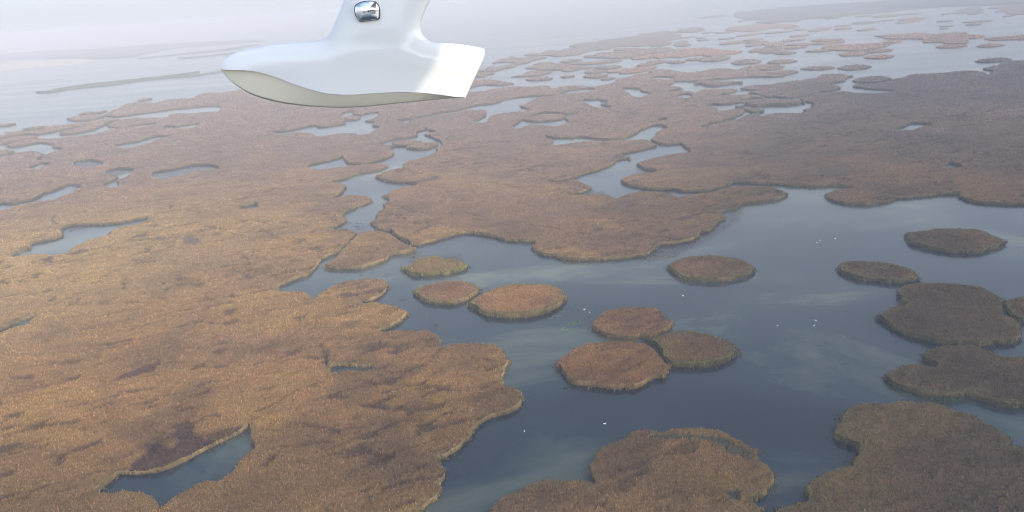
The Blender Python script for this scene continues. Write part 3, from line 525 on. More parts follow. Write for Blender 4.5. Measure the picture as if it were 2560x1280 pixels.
FAR = """rounded lone islet left of two stacked ones beyond the float tail|E1316,199,1381,195,10
long tapering islet with a hump, beyond the float tail|1278,192 1300,188 1313,183 1325,178 1350,177 1370,178 1378,180 1370,184 1345,189 1310,192 1290,193
tiny islet alone in the open water right of the float tail|E1402,192.5,1435,190,5.5
lower islet of the stacked pair right of the tiny one|E1459,192,1518,188,9.5
upper islet of the stacked pair right of the tiny one|E1461,181,1513,177,8
short fat islet tucked under the stacked pair|E1502,198,1535,194,7.5
straight islet above the stacked pair|E1489,170,1552,166,9
wide ragged islet made of merged lobes right of the float tail|1315,169 1330,166 1360,161 1400,160 1430,162 1445,165 1483,167 1480,170 1447,173 1443,175 1420,179 1407,178 1403,175 1370,176 1350,176 1342,173 1320,172
slim islet lying on the back of the wide ragged one|E1336,161,1385,157.5,6.5
lone smooth islet behind the wide ragged one|E1400,155,1452,150,8
two joined islets like a dumbbell behind the straight islet|1425,160 1440,157 1470,154 1497,154 1520,150 1540,147 1552,148 1553,151 1540,155 1510,159 1480,161 1445,162
long plump islet with a thin left tail in the middle distance|1514,180 1525,176 1550,174 1565,171 1600,168 1625,165 1638,167 1636,171 1620,176 1600,181 1570,184 1550,184 1545,181 1525,182
arched islet touching a thin one at its right end|1593,164 1600,160 1612,157 1625,153 1650,151 1667,152 1668,154 1645,159 1630,163 1610,165 1597,166
thin islet touching the arched one|E1666,156,1713,154,7
double islet like two overlapping leaves right of the thin one|1715,150 1725,146 1745,145 1762,144 1790,141 1815,139 1825,142 1815,149 1790,153 1760,154 1748,152 1730,152
long broken reed belt across the middle distance behind the arched islet|1579,147 1584,144 1600,141 1609,138 1640,135 1671,134 1684,130 1684,126 1702,122 1760,120 1781,120 1801,125 1851,127 1844,133 1817,136 1797,140 1770,141 1755,139 1733,140 1700,144 1669,144 1646,146 1632,144 1627,146 1609,148 1584,149
second reed belt, left of the long broken one|1459,143 1465,139 1490,137 1488,135 1500,132 1540,129 1570,126 1610,122 1650,119 1670,119 1685,123 1672,128 1660,132 1620,135 1590,141 1575,145 1540,146 1500,145 1465,144
faint sliver of reeds between two far belts|E1533,125,1600,121,6
great hazy reed belt along the far lagoon edge right of the float|1312,139 1315,135 1329,132 1350,132 1370,126 1385,125 1390,127 1406,126 1407,123 1422,121 1441,119 1422,116 1435,111 1454,107 1480,105 1505,100 1540,96 1552,94 1585,91 1602,85 1619,84 1631,86 1627,83 1642,79 1671,76 1677,79 1692,77 1699,72 1715,72 1737,67 1760,71 1760,76 1740,81 1702,82 1665,85 1702,86 1702,91 1709,95 1671,102 1680,105 1665,114 1627,116 1627,114 1596,116 1552,116 1515,124 1477,127 1447,137 1417,140 1391,141 1366,139 1339,140
hazy stepped reed belt directly beyond the float tail|1231,158 1235,155 1248,152 1248,149 1255,147 1270,146 1271,143 1280,141 1288,143 1290,145 1310,144 1330,142 1350,141 1367,143 1362,146 1340,150 1325,154 1322,158 1300,161 1290,165 1285,168 1270,171 1250,174 1240,178 1200,180 1196,179 1197,175 1216,173 1217,169 1230,166 1243,168 1265,163 1285,160 1287,157 1250,157 1235,159
small reed patch half hidden by the float tail|1190,181 1210,180 1232,182 1235,184 1230,187 1215,189 1210,193 1190,193 1170,192 1160,185
larger reed patch half hidden by the float tail, below the small one|1170,200 1200,199 1230,199 1250,202 1254,204 1270,205 1283,208 1278,211 1250,214 1225,213 1205,213 1180,219 1165,222 1150,215
oval islet left of two others in a row of three on the right|E1829,157,1901,153,12
oval islet in the middle of a row on the right, below the star shaped one|E1920,156,1990,152,10
flat oval islet below and right of that row|E2004,172,2085,168.5,9.5
dark flat oval islet right of the flat one, in open water|E2095,171,2177,166.5,12
plump oval islet hugging the shore on the right|E2133,202,2226,196,15
star shaped islet with four lobes on the right|1873,129 1878,124 1895,121 1920,119 1945,118 1962,122 1965,127 1985,129 1989,132 1975,135 1950,136 1935,134 1933,132 1915,134 1900,133 1895,130 1880,131
bluntly pointed islet left of the tan chain|E1797,110,1860,103.5,8
small islet behind the bluntly pointed one|E1795,97.5,1838,94.5,5
pale thin islet at the left tip of the tan chain|E1857,101,1908,97,5
second thin islet at the left tip of the tan chain|E1860,107,1918,103,5
third thin islet under the left tip of the tan chain|E1861,115,1905,111,5.5
tan reed chain running to the right in a patch of light|1902,109 1915,107 1935,106 1950,105 1963,107 1963,112 1980,110 2020,108 2060,106 2085,104 2107,103 2110,106 2080,108 2060,111 2030,112 2010,114 1962,114 1955,117 1935,118 1915,116 1912,113
islet under the middle of the tan chain|E1963,120,2016,116.5,7
tan islet lying on top of the tan chain|E1952,103,2014,97.5,6
long thin tan islet on top of the right end of the chain|E2028,102,2110,100,8
lone straw coloured islet above the tan chain|E1973,91.5,2023,86.5,5
broad tan island at the right end of the chain|2056,119 2065,115 2090,112 2150,111 2180,108 2215,108 2223,112 2210,117 2190,121 2160,125 2140,127 2110,127 2070,125 2060,122
islet just left of and below the broad tan island|E2015,128,2077,126,6
oval islet under the broad tan island|E2100,137,2168,133,10
grey islet right of and below the broad tan island|E2165,129,2229,125,8
lowest oval islet of the tan group|E2162,144,2233,140,10
biggest peach coloured reed island in a patch of light near the right edge|2185,89 2214,86 2250,84 2310,82 2331,86 2365,82 2412,81 2419,85 2441,87 2466,91 2441,96 2420,97 2415,107 2407,110 2362,109 2357,106 2311,107 2308,102 2308,99 2281,98 2254,98 2211,97 2209,94 2192,92
tan oval islet under the biggest peach island|E2342,118,2413,114,8
tan islet with a dark left tip, right of the biggest peach island|E2443,116,2507,112,8
orange strip islet cut by the right picture edge|2460,97 2480,94 2520,91 2560,87 2600,86 2600,97 2560,99 2520,100 2480,101
dark oval islet touching the right shore|E2440,153,2525,148,11
peach sliver between the two biggest tan islands|E2206,106,2256,102,7
lone grey islet above the left end of the biggest peach island|E2142,76,2191,71.5,6
upper of two dots of reeds above the peach island|E2347,66,2383,64,4.5
lower of two dots of reeds above the peach island|E2349,71.5,2371,71,4
thin islet above the two dots|E2341,54,2383,51.5,4.5
long thin islet at the upper right above a shorter one|E2406,56,2482,51,5
shorter islet tucked under the long thin one|E2414,62,2456,59.5,6
blue islet under a pinkish one at the upper right|E2239,57,2300,51,6
pinkish islet over a blue one at the upper right|E2245,50,2316,45,8
jagged reed patch near the top right corner|2354,35 2382,31 2400,24 2430,18 2450,15 2450,21 2460,23 2445,28 2420,33 2385,34 2360,37
small islet at the right foot of the jagged patch|E2417,35,2460,30,6
reed cluster cut by the picture edge in the top right corner|2470,21 2500,13 2530,9 2600,5 2600,35 2560,36 2520,35 2515,30 2490,31 2487,28 2500,22
islet under the cluster in the top right corner|E2505,41,2545,36,4
slim islet just under the far wooded shore|E2244,37,2305,33,4
wider islet just under the far wooded shore|E2180,42,2260,36,7
shortest islet just under the far wooded shore|E2137,41,2178,39,3.5
thin islet between the far wooded shore and the pinkish strip|E2200,52,2238,49,4
pale islet pair under the far wooded shore|E2130,59,2200,54,7
grey islet below the pinkish strip, left of a wider one|E2019,78,2080,70,8
wider grey islet below the pinkish strip|E2085,73,2130,70,6
islet floating above the two grey ones|E2085,66,2128,63,4
pinkish strip of reeds under the far wooded shore|1812,75 1830,66 1860,64 1885,60 1900,58 1925,60 1975,60 1990,64 1960,68 1930,71 1905,76 1880,79 1850,79 1830,76
thin islet under the right end of the pinkish strip|E1912,83,1980,77,5
faint islet right of the pinkish strip|E1958,71,2000,66,5
faint lower islet right of the pinkish strip|E1982,75,2015,73,4
slender islet left of the pinkish strip|E1789,82.5,1840,78.5,5
smaller slender islet left of the pinkish strip|E1753,83,1788,80.5,3.5
upper of two specks beside the hazy belt|E1740,95,1763,94,3.5
lower of two specks beside the hazy belt|E1743,101,1773,99.5,4
sliver at the right end of the great hazy belt|E1709,94.5,1739,91,3
little wedge of reeds off the great hazy belt|1683,111 1690,104 1715,101 1720,107 1728,113 1710,116 1690,115
curved islet alone left of the straw coloured one|E1840,91,1907,82,5
dotted islet left of the far wooded shore|E1742,45,1816,39,6
thin dark islet hugging the far wooded shore|E2062,48,2100,44,4"""
SHORES = """hazy blue wooded shore along the top right of the lagoon|1838,32 1860,29 1900,25 1960,19 2000,16 2060,11 2130,7 2200,3 2260,-2 2400,-8 2600,-20 2600,5 2520,11 2450,14 2380,16 2330,19 2270,24 2235,28 2180,33 2130,38 2075,44 2040,46 2010,48 1990,53 1960,54 1930,59 1890,57 1910,50 1880,50 1850,54 1845,52 1865,49 1845,44 1835,40
long thin dark reed bar across the far left lagoon|90,230 130,228 180,220 250,211 330,202 400,195 480,188 550,178 555,180 500,188 430,195 350,203 280,213 210,220 150,227 110,231
faint line of reeds beyond the long thin bar|130,226 180,217 220,211 330,199 420,189 500,180 420,191 330,201 220,213
hazy blue shore at the far left with a tapering right end|-300,175 0,136 60,130 200,124 300,117 450,107 600,101 660,102 560,112 450,120 380,132 330,143 230,148 150,146 0,152 -300,190
faint upper streak of land left of the float nose|345,146 420,137 500,128 560,122 640,110 640,114 570,126 500,133 430,140 380,145
faint lower streak of land left of the float nose|445,145 520,138 590,130 640,120 640,128 590,135 520,141 470,146"""
SAND = "-300,205 0,158 80,155 150,149 210,148 235,153 180,162 100,168 0,178 -300,225"
MUD = [parse(s) for s in """1575,650 1600,642 1635,625 1650,613 1705,607 1737,597 1747,585 1780,575 1812,549 1805,537 1855,515 1862,530 1857,545 1842,557 1817,575 1780,597 1742,620 1705,640 1680,650 1617,657 1592,656
1018,655 1012,640 1025,632 1055,630 1085,636 1110,630 1150,637 1165,646 1150,651 1125,649 1107,650 1097,642 1070,643 1045,648
1640,392 1655,386 1690,382 1716,382 1714,391 1690,392 1660,394
1575,439 1590,430 1602,423 1618,426 1637,426 1640,431 1605,434
1455,487 1472,477 1490,475 1518,480 1520,487 1490,486
975,458 1000,453 1040,455 1070,461 1045,463 1010,466
387,446 380,434 425,425 475,415 525,413 552,421 520,424 475,431 437,443
190,417 185,406 225,401 262,408 245,414 215,418
262,432 290,423 335,424 330,432 300,440 275,438
155,590 150,578 170,566 212,564 300,559 212,573 160,586
20,618 75,612 75,621 48,630 30,625""".split('\n')]
TINT = {'n': (1, 1, 1), 'd': (.70, .76, .84), 'm': (.92, .9, .9), 'r': (1.08, .95, .92), 'g': (1.0, 1.1, .8), 'o': (.75, 1.05, .85), 's': (1.4, 1.2, 1.05)}  # 'd' puts cloud shade and 's' sunlight into the reed colour
gp = lambda p, h=HREED, land=True, rag=1.0: ground_poly(p, h, land, rag)

for s, c, dr in (("317,1170 350,1176 375,1172 425,1157 475,1135 537,1107 606,1067 587,1065 562,1082 512,1090 480,1080 487,1062 462,1060 437,1072 422,1082 445,1095 430,1112 405,1110 390,1100 375,1102 357,1130", (.058, .030, .026), 1.1),
                 ("288,946 300,935 340,920 370,905 400,897 395,912 375,930 345,938 310,948", (.07, .032, .026), .9),
                 ("1620,1093 1640,1084 1690,1085 1740,1086 1790,1090 1830,1105 1850,1122 1840,1140 1800,1115 1760,1096 1700,1098 1650,1098", (.07, .072, .05), 1.0),
                 ("1850,1120 1870,1125 1884,1140 1880,1152 1862,1150 1845,1140", (.09, .085, .05), 1.0),
                 ("1535,388 1560,388 1572,394 1568,397 1545,400 1528,398", (.08, .06, .06), .6),
                 ("1815,1232 1830,1226 1850,1232 1845,1248 1825,1250", (.05, .05, .045), 1.1),
                 ("455,596 480,590 500,600 485,612 460,608", (.1, .07, .06), .6)):
    DARK.append((unproj(catmull(parse(s), 3), HREED), c, dr))

for s in ("60,792 97,771 132,761 175,742 237,727", "60,668 107,655 130,642 180,633 225,628", "640,1027 677,1010 710,992 740,975 790,965", "813,881 820,870 836,857 850,852",
          "887,950 940,958 985,963 1065,960 1131,976 1198,963 1250,953", "1046,894 1070,888 1091,884 1100,870 1104,864", "1650,512 1670,507 1690,495", "1820,449 1830,456",
          "938,917 965,909 1000,903 1046,894", "832,861 850,855 879,844", "1505,350 1508,357 1507,366", "800,858 812,880 815,905 822,925", "1355,612 1380,600 1430,590", "1590,612 1580,622 1540,632 1470,640", "1290,500 1330,515 1400,512", "90,905 170,900 260,890 330,880",
          "360,1000 420,985 480,975 520,950", "900,1010 980,1020 1040,1000 1075,1008", "760,1060 850,1075 930,1062", "870,1140 930,1130 960,1150", "700,905 760,890 800,895", "330,800 380,780 440,770 470,755",
          "270,840 330,820 390,805 430,790", "480,800 520,790 560,775 600,770", "140,560 130,548 138,535 150,528", "1940,330 2020,350 2100,355 2200,352", "2240,350 2330,348 2380,365 2400,380", "2330,285 2420,290 2500,280",
          "1000,520 1080,535 1150,528 1200,540", "1230,455 1300,470 1350,465", "1500,560 1560,548 1640,556 1700,545", "1700,600 1660,590 1600,596", "1320,560 1400,572 1480,566", "640,1130 700,1113 760,1108 830,1104",
          "150,378 260,370 350,360", "107,395 200,405 300,398", "17,460 60,450 120,440 180,446 235,440", "235,440 300,425 350,422", "170,462 210,458 280,452", "30,522 120,505 200,490 260,478", "220,540 330,520 420,508 440,500", "395,505 430,512 425,520",
          "560,440 620,430 680,415 720,418", "500,560 560,575 640,570 700,556", "520,380 600,372 680,376", "1180,400 1240,392 1300,400", "1420,300 1480,310 1560,304", "1700,420 1780,410 1860,416 1900,405", "2050,400 2140,410 2230,400", "1960,300 2040,306 2120,300", "2120,260 2200,268 2300,262", "2380,240 2460,246 2540,238", "2440,380 2500,372 2560,378", "1890,440 1920,450 1960,448"):
    g_ = unproj(parse(s), HREED); CREASE.append((g_, max(1.0, .0017 * float(np.hypot(*g_.mean(0))))))
mp_ = [gp(MARSH)] + [gp(p, land=False, rag=.6) for p in WATERS]
marsh = reed_body('reed_marsh', mp_, green=.25)
tag(marsh, 'vast brown reed marsh joined into one mass, cut by pale channels and ponds', 'reed marsh', kind='stuff')
for ln in ISL.split('\n'):
    lab, h, t, g, s = ln.split('|')
    if lab.startswith('pale green lily'): continue
    p = ell(s[1:]) if s[0] == 'E' else parse(s)
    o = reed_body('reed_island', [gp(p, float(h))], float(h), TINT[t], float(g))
    tag(o, lab, 'reed island', 'reed islands in the lagoon')
for lab, s in (('olive reed islet under a long oval, in the small inlet on the upper right', '1858,275 1861,270 1875,268 1887,271 1897,270 1903,276 1910,277 1900,281 1882,283 1872,279'),
               ('pale green fan shaped islet against the shore of the small upper right inlet', '1853,297 1862,291 1878,285 1892,284 1897,289 1910,292 1905,296 1884,297'),
               ('tiny green islet in the mouth of the small upper right inlet', 'E1839,268,1857,266,5'),
               ('long oval island closing the small upper right inlet', '1860,259 1868,252 1885,248 1910,247 1945,248 1980,249 2000,250 2010,255 1995,260 1960,264 1930,264 1895,266 1872,264'),
               ('boat shaped islet between the marsh and the belt beyond it', '1736,208 1748,203 1765,202 1790,202 1803,205 1835,203 1853,205 1850,208 1828,210 1809,213 1787,216 1768,215 1753,211 1742,211')):
    p = ell(s[1:]) if s[0] == 'E' else parse(s)
    grn = 'green' in lab or 'olive' in lab
    o = reed_body('reed_island', [gp(p, 2.2 if grn else 3)], 2.2 if grn else 3, TINT['o' if grn else 'n'], 1 if grn else .2)
    tag(o, lab, 'reed island', 'reed islands in the lagoon')
for ln in FAR.split('\n'):
    lab, s = ln.split('|')
    p = ell(s[1:]) if s[0] == 'E' else parse(s)
    warm = any(k in lab for k in ('tan', 'peach', 'orange', 'straw', 'pinkish'))  # these islets get their sunlit look from the warmer tint
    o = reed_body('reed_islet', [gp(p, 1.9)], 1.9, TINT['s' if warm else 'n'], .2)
    tag(o, lab, 'reed islet', 'small reed islets far across the lagoon')
for ln in SHORES.split('\n'):
    lab, s = ln.split('|')
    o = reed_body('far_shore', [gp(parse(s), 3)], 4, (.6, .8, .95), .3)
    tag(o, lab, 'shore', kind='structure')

# low sand bar, far left
def flat_sheet(name, g, z, m, top=.25):
    P = [Vector(q) for q in g]; n = len(P)
    r = delaunay_2d_cdt(P, [(i, (i + 1) % n) for i in range(n)], [], 0, 1e-3, False)
    VV = np.array([tuple(v) for v in r[0]]); TT = np.array([f for f in r[2]], int)
    TT = TT[inside([g], VV[TT].mean(1)) % 2 == 1]
    e = np.sort(np.vstack([TT[:, [0, 1]], TT[:, [1, 2]], TT[:, [2, 0]]]), axis=1)
    u, c = np.unique(e, axis=0, return_counts=True); be = u[c == 1]
    k = len(VV); V3 = np.vstack([np.c_[VV, np.full(k, z + top)], np.c_[VV, np.full(k, z - .3)]])
    S = np.vstack([TT, np.stack([be[:, 0], be[:, 1], be[:, 1] + k], 1), np.stack([be[:, 0], be[:, 1] + k, be[:, 0] + k], 1)])
    return mesh_np(name, V3, S, m)
M_SAND = mat('sand', (.42, .31, .26), .9)
o = flat_sheet('sand_bar', gp(parse(SAND), 0), 0, M_SAND, .4); tag(o, 'pale pink sand bar at the far left under the blue shore', 'sand bar', kind='structure')

# sparse dead reeds standing in the shallows
vs, ts, cs = [], [], []; off = 0
for p in MUD:
    g = gp(p, 0, rag=2.0)
    q = scan_points([g], kf=lambda yy: max(.5, .0016 * yy))
    e = edge_dist([g], q, 8); q = q[(RNG.random(len(q)) < .15 + .85 * sstep(0, 5, e)) & (fbm(q[:, 0] * .5 + q[:, 1] * .3, q[:, 1], 5, 77) > .30)]
    d = np.hypot(q[:, 0], q[:, 1])
    c = np.array([.075, .056, .05])[None] * (.85 + .3 * RNG.random((len(q), 1)))
    tv, tt, tcx = tufts(q, np.full(len(q), -.05), c, np.full(len(q), .2), np.maximum(.7, .0014 * d), 2.5)
    vs.append(tv); ts.append(tt + off); cs.append(tcx); off += len(tv)
o = mesh_np('sparse_reeds', np.vstack(vs), np.vstack(ts), M_REED, np.vstack(cs))
tag(o, 'thin dead brown reeds standing in the shallows beside the banks', 'sparse reeds', kind='stuff')

# floating weed: drifting mats on the surface
M_ALGA = mat('algae', (.07, .15, .04), .7); M_DEB = mat('dark_weed', (.035, .04, .035), .7)
def mats_on_water(name, blobs, m, lab, cat):
    V = []; Fc = []
    for (px, py, rx, ry, nn, sz) in blobs:
        for k in range(nn):
            a = random.random() * 6.28; r = random.random() ** .6
            c = unproj([(px + rx * r * math.cos(a), py + ry * r * math.sin(a))], 0)[0]
            s = sz * (.4 + random.random()); st = random.uniform(1.2, 3); th = random.uniform(.1, .8); b = len(V); mm = 7
            for z in (.03, -.05):
                for j in range(mm):
                    t = 2 * math.pi * j / mm; q = s * random.uniform(.7, 1.2)
                    u, v = q * st * math.cos(t), q * math.sin(t)
                    V.append((c[0] + u * math.cos(th) - v * math.sin(th), c[1] + u * math.sin(th) + v * math.cos(th), z))
            Fc.append(tuple(range(b, b + mm)))
            for j in range(mm): Fc.append((b + j, b + mm + j, b + mm + (j + 1) % mm, b + (j + 1) % mm))
    me = bpy.data.meshes.new(name); me.from_pydata(V, [], Fc); me.materials.append(m); me.update()
    o = bpy.data.objects.new(name, me); COL.objects.link(o); return tag(o, lab, cat, kind='stuff')
mats_on_water('floating_algae', [(1440, 806, 10, 2.5, 34, .22), (1425, 812, 10, 3, 30, .2), (1412, 822, 10, 4, 22, .2), (1390, 790, 12, 3, 22, .2), (1412, 778, 16, 3, 18, .2), (1375, 795, 10, 2, 12, .2)], M_ALGA, 'bright green algae streaks drifting on the water by the reddish oval island', 'algae')
mats_on_water('floating_weed', [(900, 565, 14, 9, 16, .7), (873, 558, 8, 3, 5, .6), (895, 583, 8, 3, 5, .5), (1005, 750, 12, 4, 7, .5), (1070, 790, 20, 6, 10, .5), (1085, 812, 14, 5, 8, .5), (1200, 608, 8, 2, 6, .5), (960, 690, 10, 2, 4, .5), (900, 689, 8, 2, 3, .5), (1415, 970, 4, 2, 4, .7), (1460, 962, 4, 2, 3, .4)], M_DEB, 'dark scraps of weed drifting on the channel water', 'floating weed')
# green waterside plants under the golden lobed island
g = gp(parse("2325,990 2345,985 2390,988 2405,995 2400,1005 2375,1012 2350,1008 2330,1000"), 0)
q = scan_points([g], kf=lambda yy: .7)
tv, tt, tcx = tufts(q, np.full(len(q), -.05), np.array([.05, .09, .04])[None] * (.6 + .8 * RNG.random((len(q), 1))), np.full(len(q), .7), np.full(len(q), .6), 1.2)
o = mesh_np('water_plants', tv, tt, M_REED, tcx); tag(o, 'dark green plants spreading on the water under the golden lobed island', 'water plants', kind='stuff')

# ------------------------------------------------------------------ swans
M_SWAN = mat('white_feathers', (.85, .85, .82), .6); M_BILL = mat('bill', (.5, .2, .04), .5)
def swan_mesh():
    V = []; Fc = []
    path = [(-.75, 0, .28, .03), (-.6, 0, .27, .14), (-.3, 0, .2, .24), (0, 0, .17, .27), (.3, 0, .17, .22), (.48, 0, .24, .13), (.56, 0, .42, .065), (.55, 0, .62, .05), (.58, 0, .8, .055), (.68, 0, .86, .07), (.78, 0, .84, .045), (.82, 0, .83, .01)]
    k = 8
    for i, (x, y, z, r) in enumerate(path):
        a = path[max(0, i - 1)]; b = path[min(len(path) - 1, i + 1)]
        t = Vector((b[0] - a[0], 0, b[2] - a[2])).normalized(); u = Vector((0, 1, 0)); v = t.cross(u)
        for j in range(k):
            q = 2 * math.pi * j / k; p = Vector((x, y, z)) + (u * math.cos(q) + v * math.sin(q) * .8) * r; V.append(tuple(p))
    for i in range(len(path) - 1):
        for j in range(k): Fc.append((i * k + j, i * k + (j + 1) % k, (i + 1) * k + (j + 1) % k, (i + 1) * k + j))
    Fc.append(tuple(range(k))); Fc.append(tuple(range(len(path) * k - k, len(path) * k)))
    return V, Fc
V, Fc = swan_mesh(); sw = bpy.data.meshes.new('swan'); sw.from_pydata([(x * .8, y * .8, z * .8) for x, y, z in V], [], Fc); sw.materials.append(M_SWAN); sw.update()
sw.polygons.foreach_set('use_smooth', [True] * len(sw.polygons))
bm_ = bpy.data.meshes.new('bill'); bm_.from_pydata([(.64, -.03, .68), (.64, .03, .68), (.64, 0, .65), (.78, 0, .63)], [], [(0, 1, 3), (1, 2, 3), (2, 0, 3), (0, 2, 1)]); bm_.materials.append(M_BILL); bm_.update()
for k, (px, py, lab) in enumerate([(1461, 774, 'white swan right of the algae, upper one of the pair'), (1474, 782, 'white swan right of the algae, lower one of the pair'), (1707, 740, 'lone white swan below the smooth oval island'),
        (2042, 607, 'white swan left of its close neighbour on the right lagoon'), (2050, 602, 'white swan right of its close neighbour on the right lagoon'), (2088, 597, 'white swan apart to the right of the close pair'),
        (1944, 815, 'largest white swan on the dark water right of the clover islands'), (2035, 815, 'lower white swan of two on the dark right water'), (2039, 802, 'upper white swan of two on the dark right water'),
        (1311, 1079, 'white swan nearest the marsh point at the bottom'), (1512, 1060, 'white swan just off the big bottom island')]):
    g = unproj([(px, py)], 0)[0]
    o = bpy.data.objects.new('swan', sw); COL.objects.link(o); o.location = (g[0], g[1], 0); o.rotation_euler = (0, 0, k * 1.9)
    b = bpy.data.objects.new('bill', bm_); COL.objects.link(b); b.parent = o
    tag(o, lab, 'swan', 'white swans on the lagoon')

# ------------------------------------------------------------------ seaplane: wing float on its strut, wing, cabin side behind the camera
YF = 9.0
M_WHITE = mat('white_gelcoat', (.93, .925, .89), .2, Coat_Weight=.8, Coat_Roughness=.05)
M_CREAM = mat('cream_hull', (.94, .85, .68), .35, Coat_Weight=.3)
M_CHROME = mat('chrome', (.9, .9, .9), .03, 1.0)
M_GLASS = mat('cabin_glass', (.02, .025, .03), .05); M_SEAL = mat('black_seal', (.02, .02, .02), .6)
plane = bpy.data.objects.new('seaplane', None); COL.objects.link(plane)
base = unproj_y([(880, 269)], YF)[0]; plane.location = base
tag(plane, 'white seaplane showing only its glossy wing float on a strut', 'seaplane')
def put(name, V, Fc, m, parent=plane, smooth=True, origin=None):
    V = np.asarray(V, float)
    org = np.array(base if origin is None else origin)
    me = bpy.data.meshes.new(name); me.from_pydata([tuple(v - org) for v in V], [], Fc); me.materials.append(m); me.update()
    me.polygons.foreach_set('use_smooth', [smooth] * len(me.polygons))
    o = bpy.data.objects.new(name, me); COL.objects.link(o); o.parent = parent; return o
left = parse("551,166 556.5,153 576,138 604,127 661,114 717,108 773,104 801,100 818,90 826.6,79 838,53 849,28 859,0 872,-40 890,-90 925,-200 960,-300 1000,-460 1040,-620")
right = parse("1285,-620 1230,-460 1175,-300 1140,-200 1107,-90 1090,-40 1075.5,0 1065.6,20 1054,51 1051.6,65 1054,82 1063,94 1080,104 1110.6,107 1153,111 1195,118 1209,122 1212,132 1209,143")
tran = parse("1209,143 1198,168 1187,192 1175,218 1164,242.5")
chin = parse("552,173 604,174 646.6,178 689,190 731,207 773,221 815,232 857.5,236.5 900,236 942,233 998,230.6 1054,231.8 1096.6,236 1139,242 1164,242.5")
keel = parse("552,174.5 570.6,197 599,219 632.5,237.7 689,254.5 745,263 801,267.7 857.5,269 914,266.6 998,258 1082.5,249.8 1164,243")
def dens(p, n, closed=False):
    """centripetal-ish smooth resample of an open picture line"""
    a = np.vstack([2 * p[0] - p[1], p, 2 * p[-1] - p[-2]]); out = []
    for i in range(1, len(a) - 2):
        p0, p1, p2, p3 = a[i - 1:i + 3]
        for k in range(n):
            t = k / n
            out.append(.5 * ((2 * p1) + (-p0 + p2) * t + (2 * p0 - 5 * p1 + 4 * p2 - p3) * t * t + (-p0 + 3 * p1 - 3 * p2 + p3) * t ** 3))
    out.append(p[-1]); return np.array(out)
left, right, chin, keel = dens(left, 5), dens(right, 4), dens(chin, 5), dens(keel, 5)
X = lambda p, y=YF: unproj_y(p, y)[:, [0, 2]]
def halfw(px):           # hull half width along its length, by picture x
    t = np.clip((px - 551) / (1164 - 551), 0, 1)
    return .10 * np.clip(t / .42, 0, 1) ** .55 * (1 - .22 * sstep(.5, 1, t)) + .004
wl = halfw(chin[:, 0])
chinX = np.stack([unproj_y([c], YF - q)[0][[0, 2]] for c, q in zip(chin, wl)])
chinX[:, 0] = X(chin)[:, 0]; chinX[:, 1] = np.array([unproj_y([c], YF - q)[0][2] for c, q in zip(chin, wl)])
chinX[0] = X(left[:1])[0] + np.array([0, -.02]); chinX[-1] = X(tran[-1:])[0] + np.array([0, -.0])
topX = np.vstack([X(left), X(right)]); trX = X(tran)
outl = np.vstack([topX, trX[1:-1], chinX[::-1]])
deck_px = parse("551,166 604,127 661,114 717,108 773,104 860,100 960,99 1060,101 1110,106 1153,111 1209,122")
dk = X(deck_px)
x0, x1 = outl[:, 0].min(), outl[:, 0].max(); z0_, z1_ = outl[:, 1].min(), outl[:, 1].max()
st = .028; gx, gz = np.meshgrid(np.arange(x0, x1, st), np.arange(z0_, z1_, st)); I = np.stack([gx.ravel(), gz.ravel()], 1)
I = I[inside([outl], I) % 2 == 1]
def pdist(line, q):
    a = line[:-1]; b = line[1:]; ab = b - a; out = np.full(len(q), 1e9)
    for k in range(len(a)):
        t = np.clip(((q - a[k]) @ ab[k]) / (ab[k] @ ab[k] + 1e-12), 0, 1)
        out = np.minimum(out, np.linalg.norm(q - (a[k] + t[:, None] * ab[k]), axis=1))
    return out
I = I[pdist(np.vstack([outl, outl[:1]]), I) > .018]
# extra rows close to the rounded edges
ex = []
seg = np.vstack([topX])
for q in (.006, .016):
    t = np.roll(seg, -1, 0) - np.roll(seg, 1, 0); nn = np.stack([t[:, 1], -t[:, 0]], 1); nn /= np.linalg.norm(nn, axis=1)[:, None] + 1e-9
    ex.append((seg + nn * q)[2:-2])
ex = np.vstack(ex); ex = ex[(inside([outl], ex) % 2 == 1)]; ex = ex[pdist(np.vstack([outl, outl[:1]]), ex) > .004]
P = np.vstack([outl, I, ex]); nb = len(outl)
r = delaunay_2d_cdt([Vector(q) for q in P], [(i, (i + 1) % nb) for i in range(nb)], [], 0, 1e-6, False)
VV = np.array([tuple(v) for v in r[0]]); TT = np.array([f for f in r[2]], int)
TT = TT[inside([outl], VV[TT].mean(1)) % 2 == 1]
dtop = pdist(topX[:-6], VV)
zd = np.interp(VV[:, 0], dk[:, 0], dk[:, 1]); oc = np.argsort(chinX[:, 0]); zc = np.interp(VV[:, 0], chinX[oc, 0], chinX[oc, 1])
pxx = np.interp(VV[:, 0], X(chin)[:, 0], chin[:, 0]); W = halfw(pxx)
u = np.clip((VV[:, 1] - zc) / np.maximum(zd - zc, 1e-3), -.2, 1)
a_h = W * np.maximum(0, 1 - np.abs(np.clip(u, 0, 1)) ** 2.3) ** .55 * np.where(VV[:, 1] > zd, 0, 1)
hs = np.clip(1 - .35 * sstep(zd, zd + .7, VV[:, 1]), .4, 1) * .10
rs = .30
b_s = hs * np.sqrt(np.maximum(0, 1 - (1 - np.clip(dtop / rs, 0, 1)) ** 2)) * sstep(-.55, .05, VV[:, 1] - zd + .15)
k = 3.0; HWD = (a_h ** k + b_s ** k) ** (1 / k)
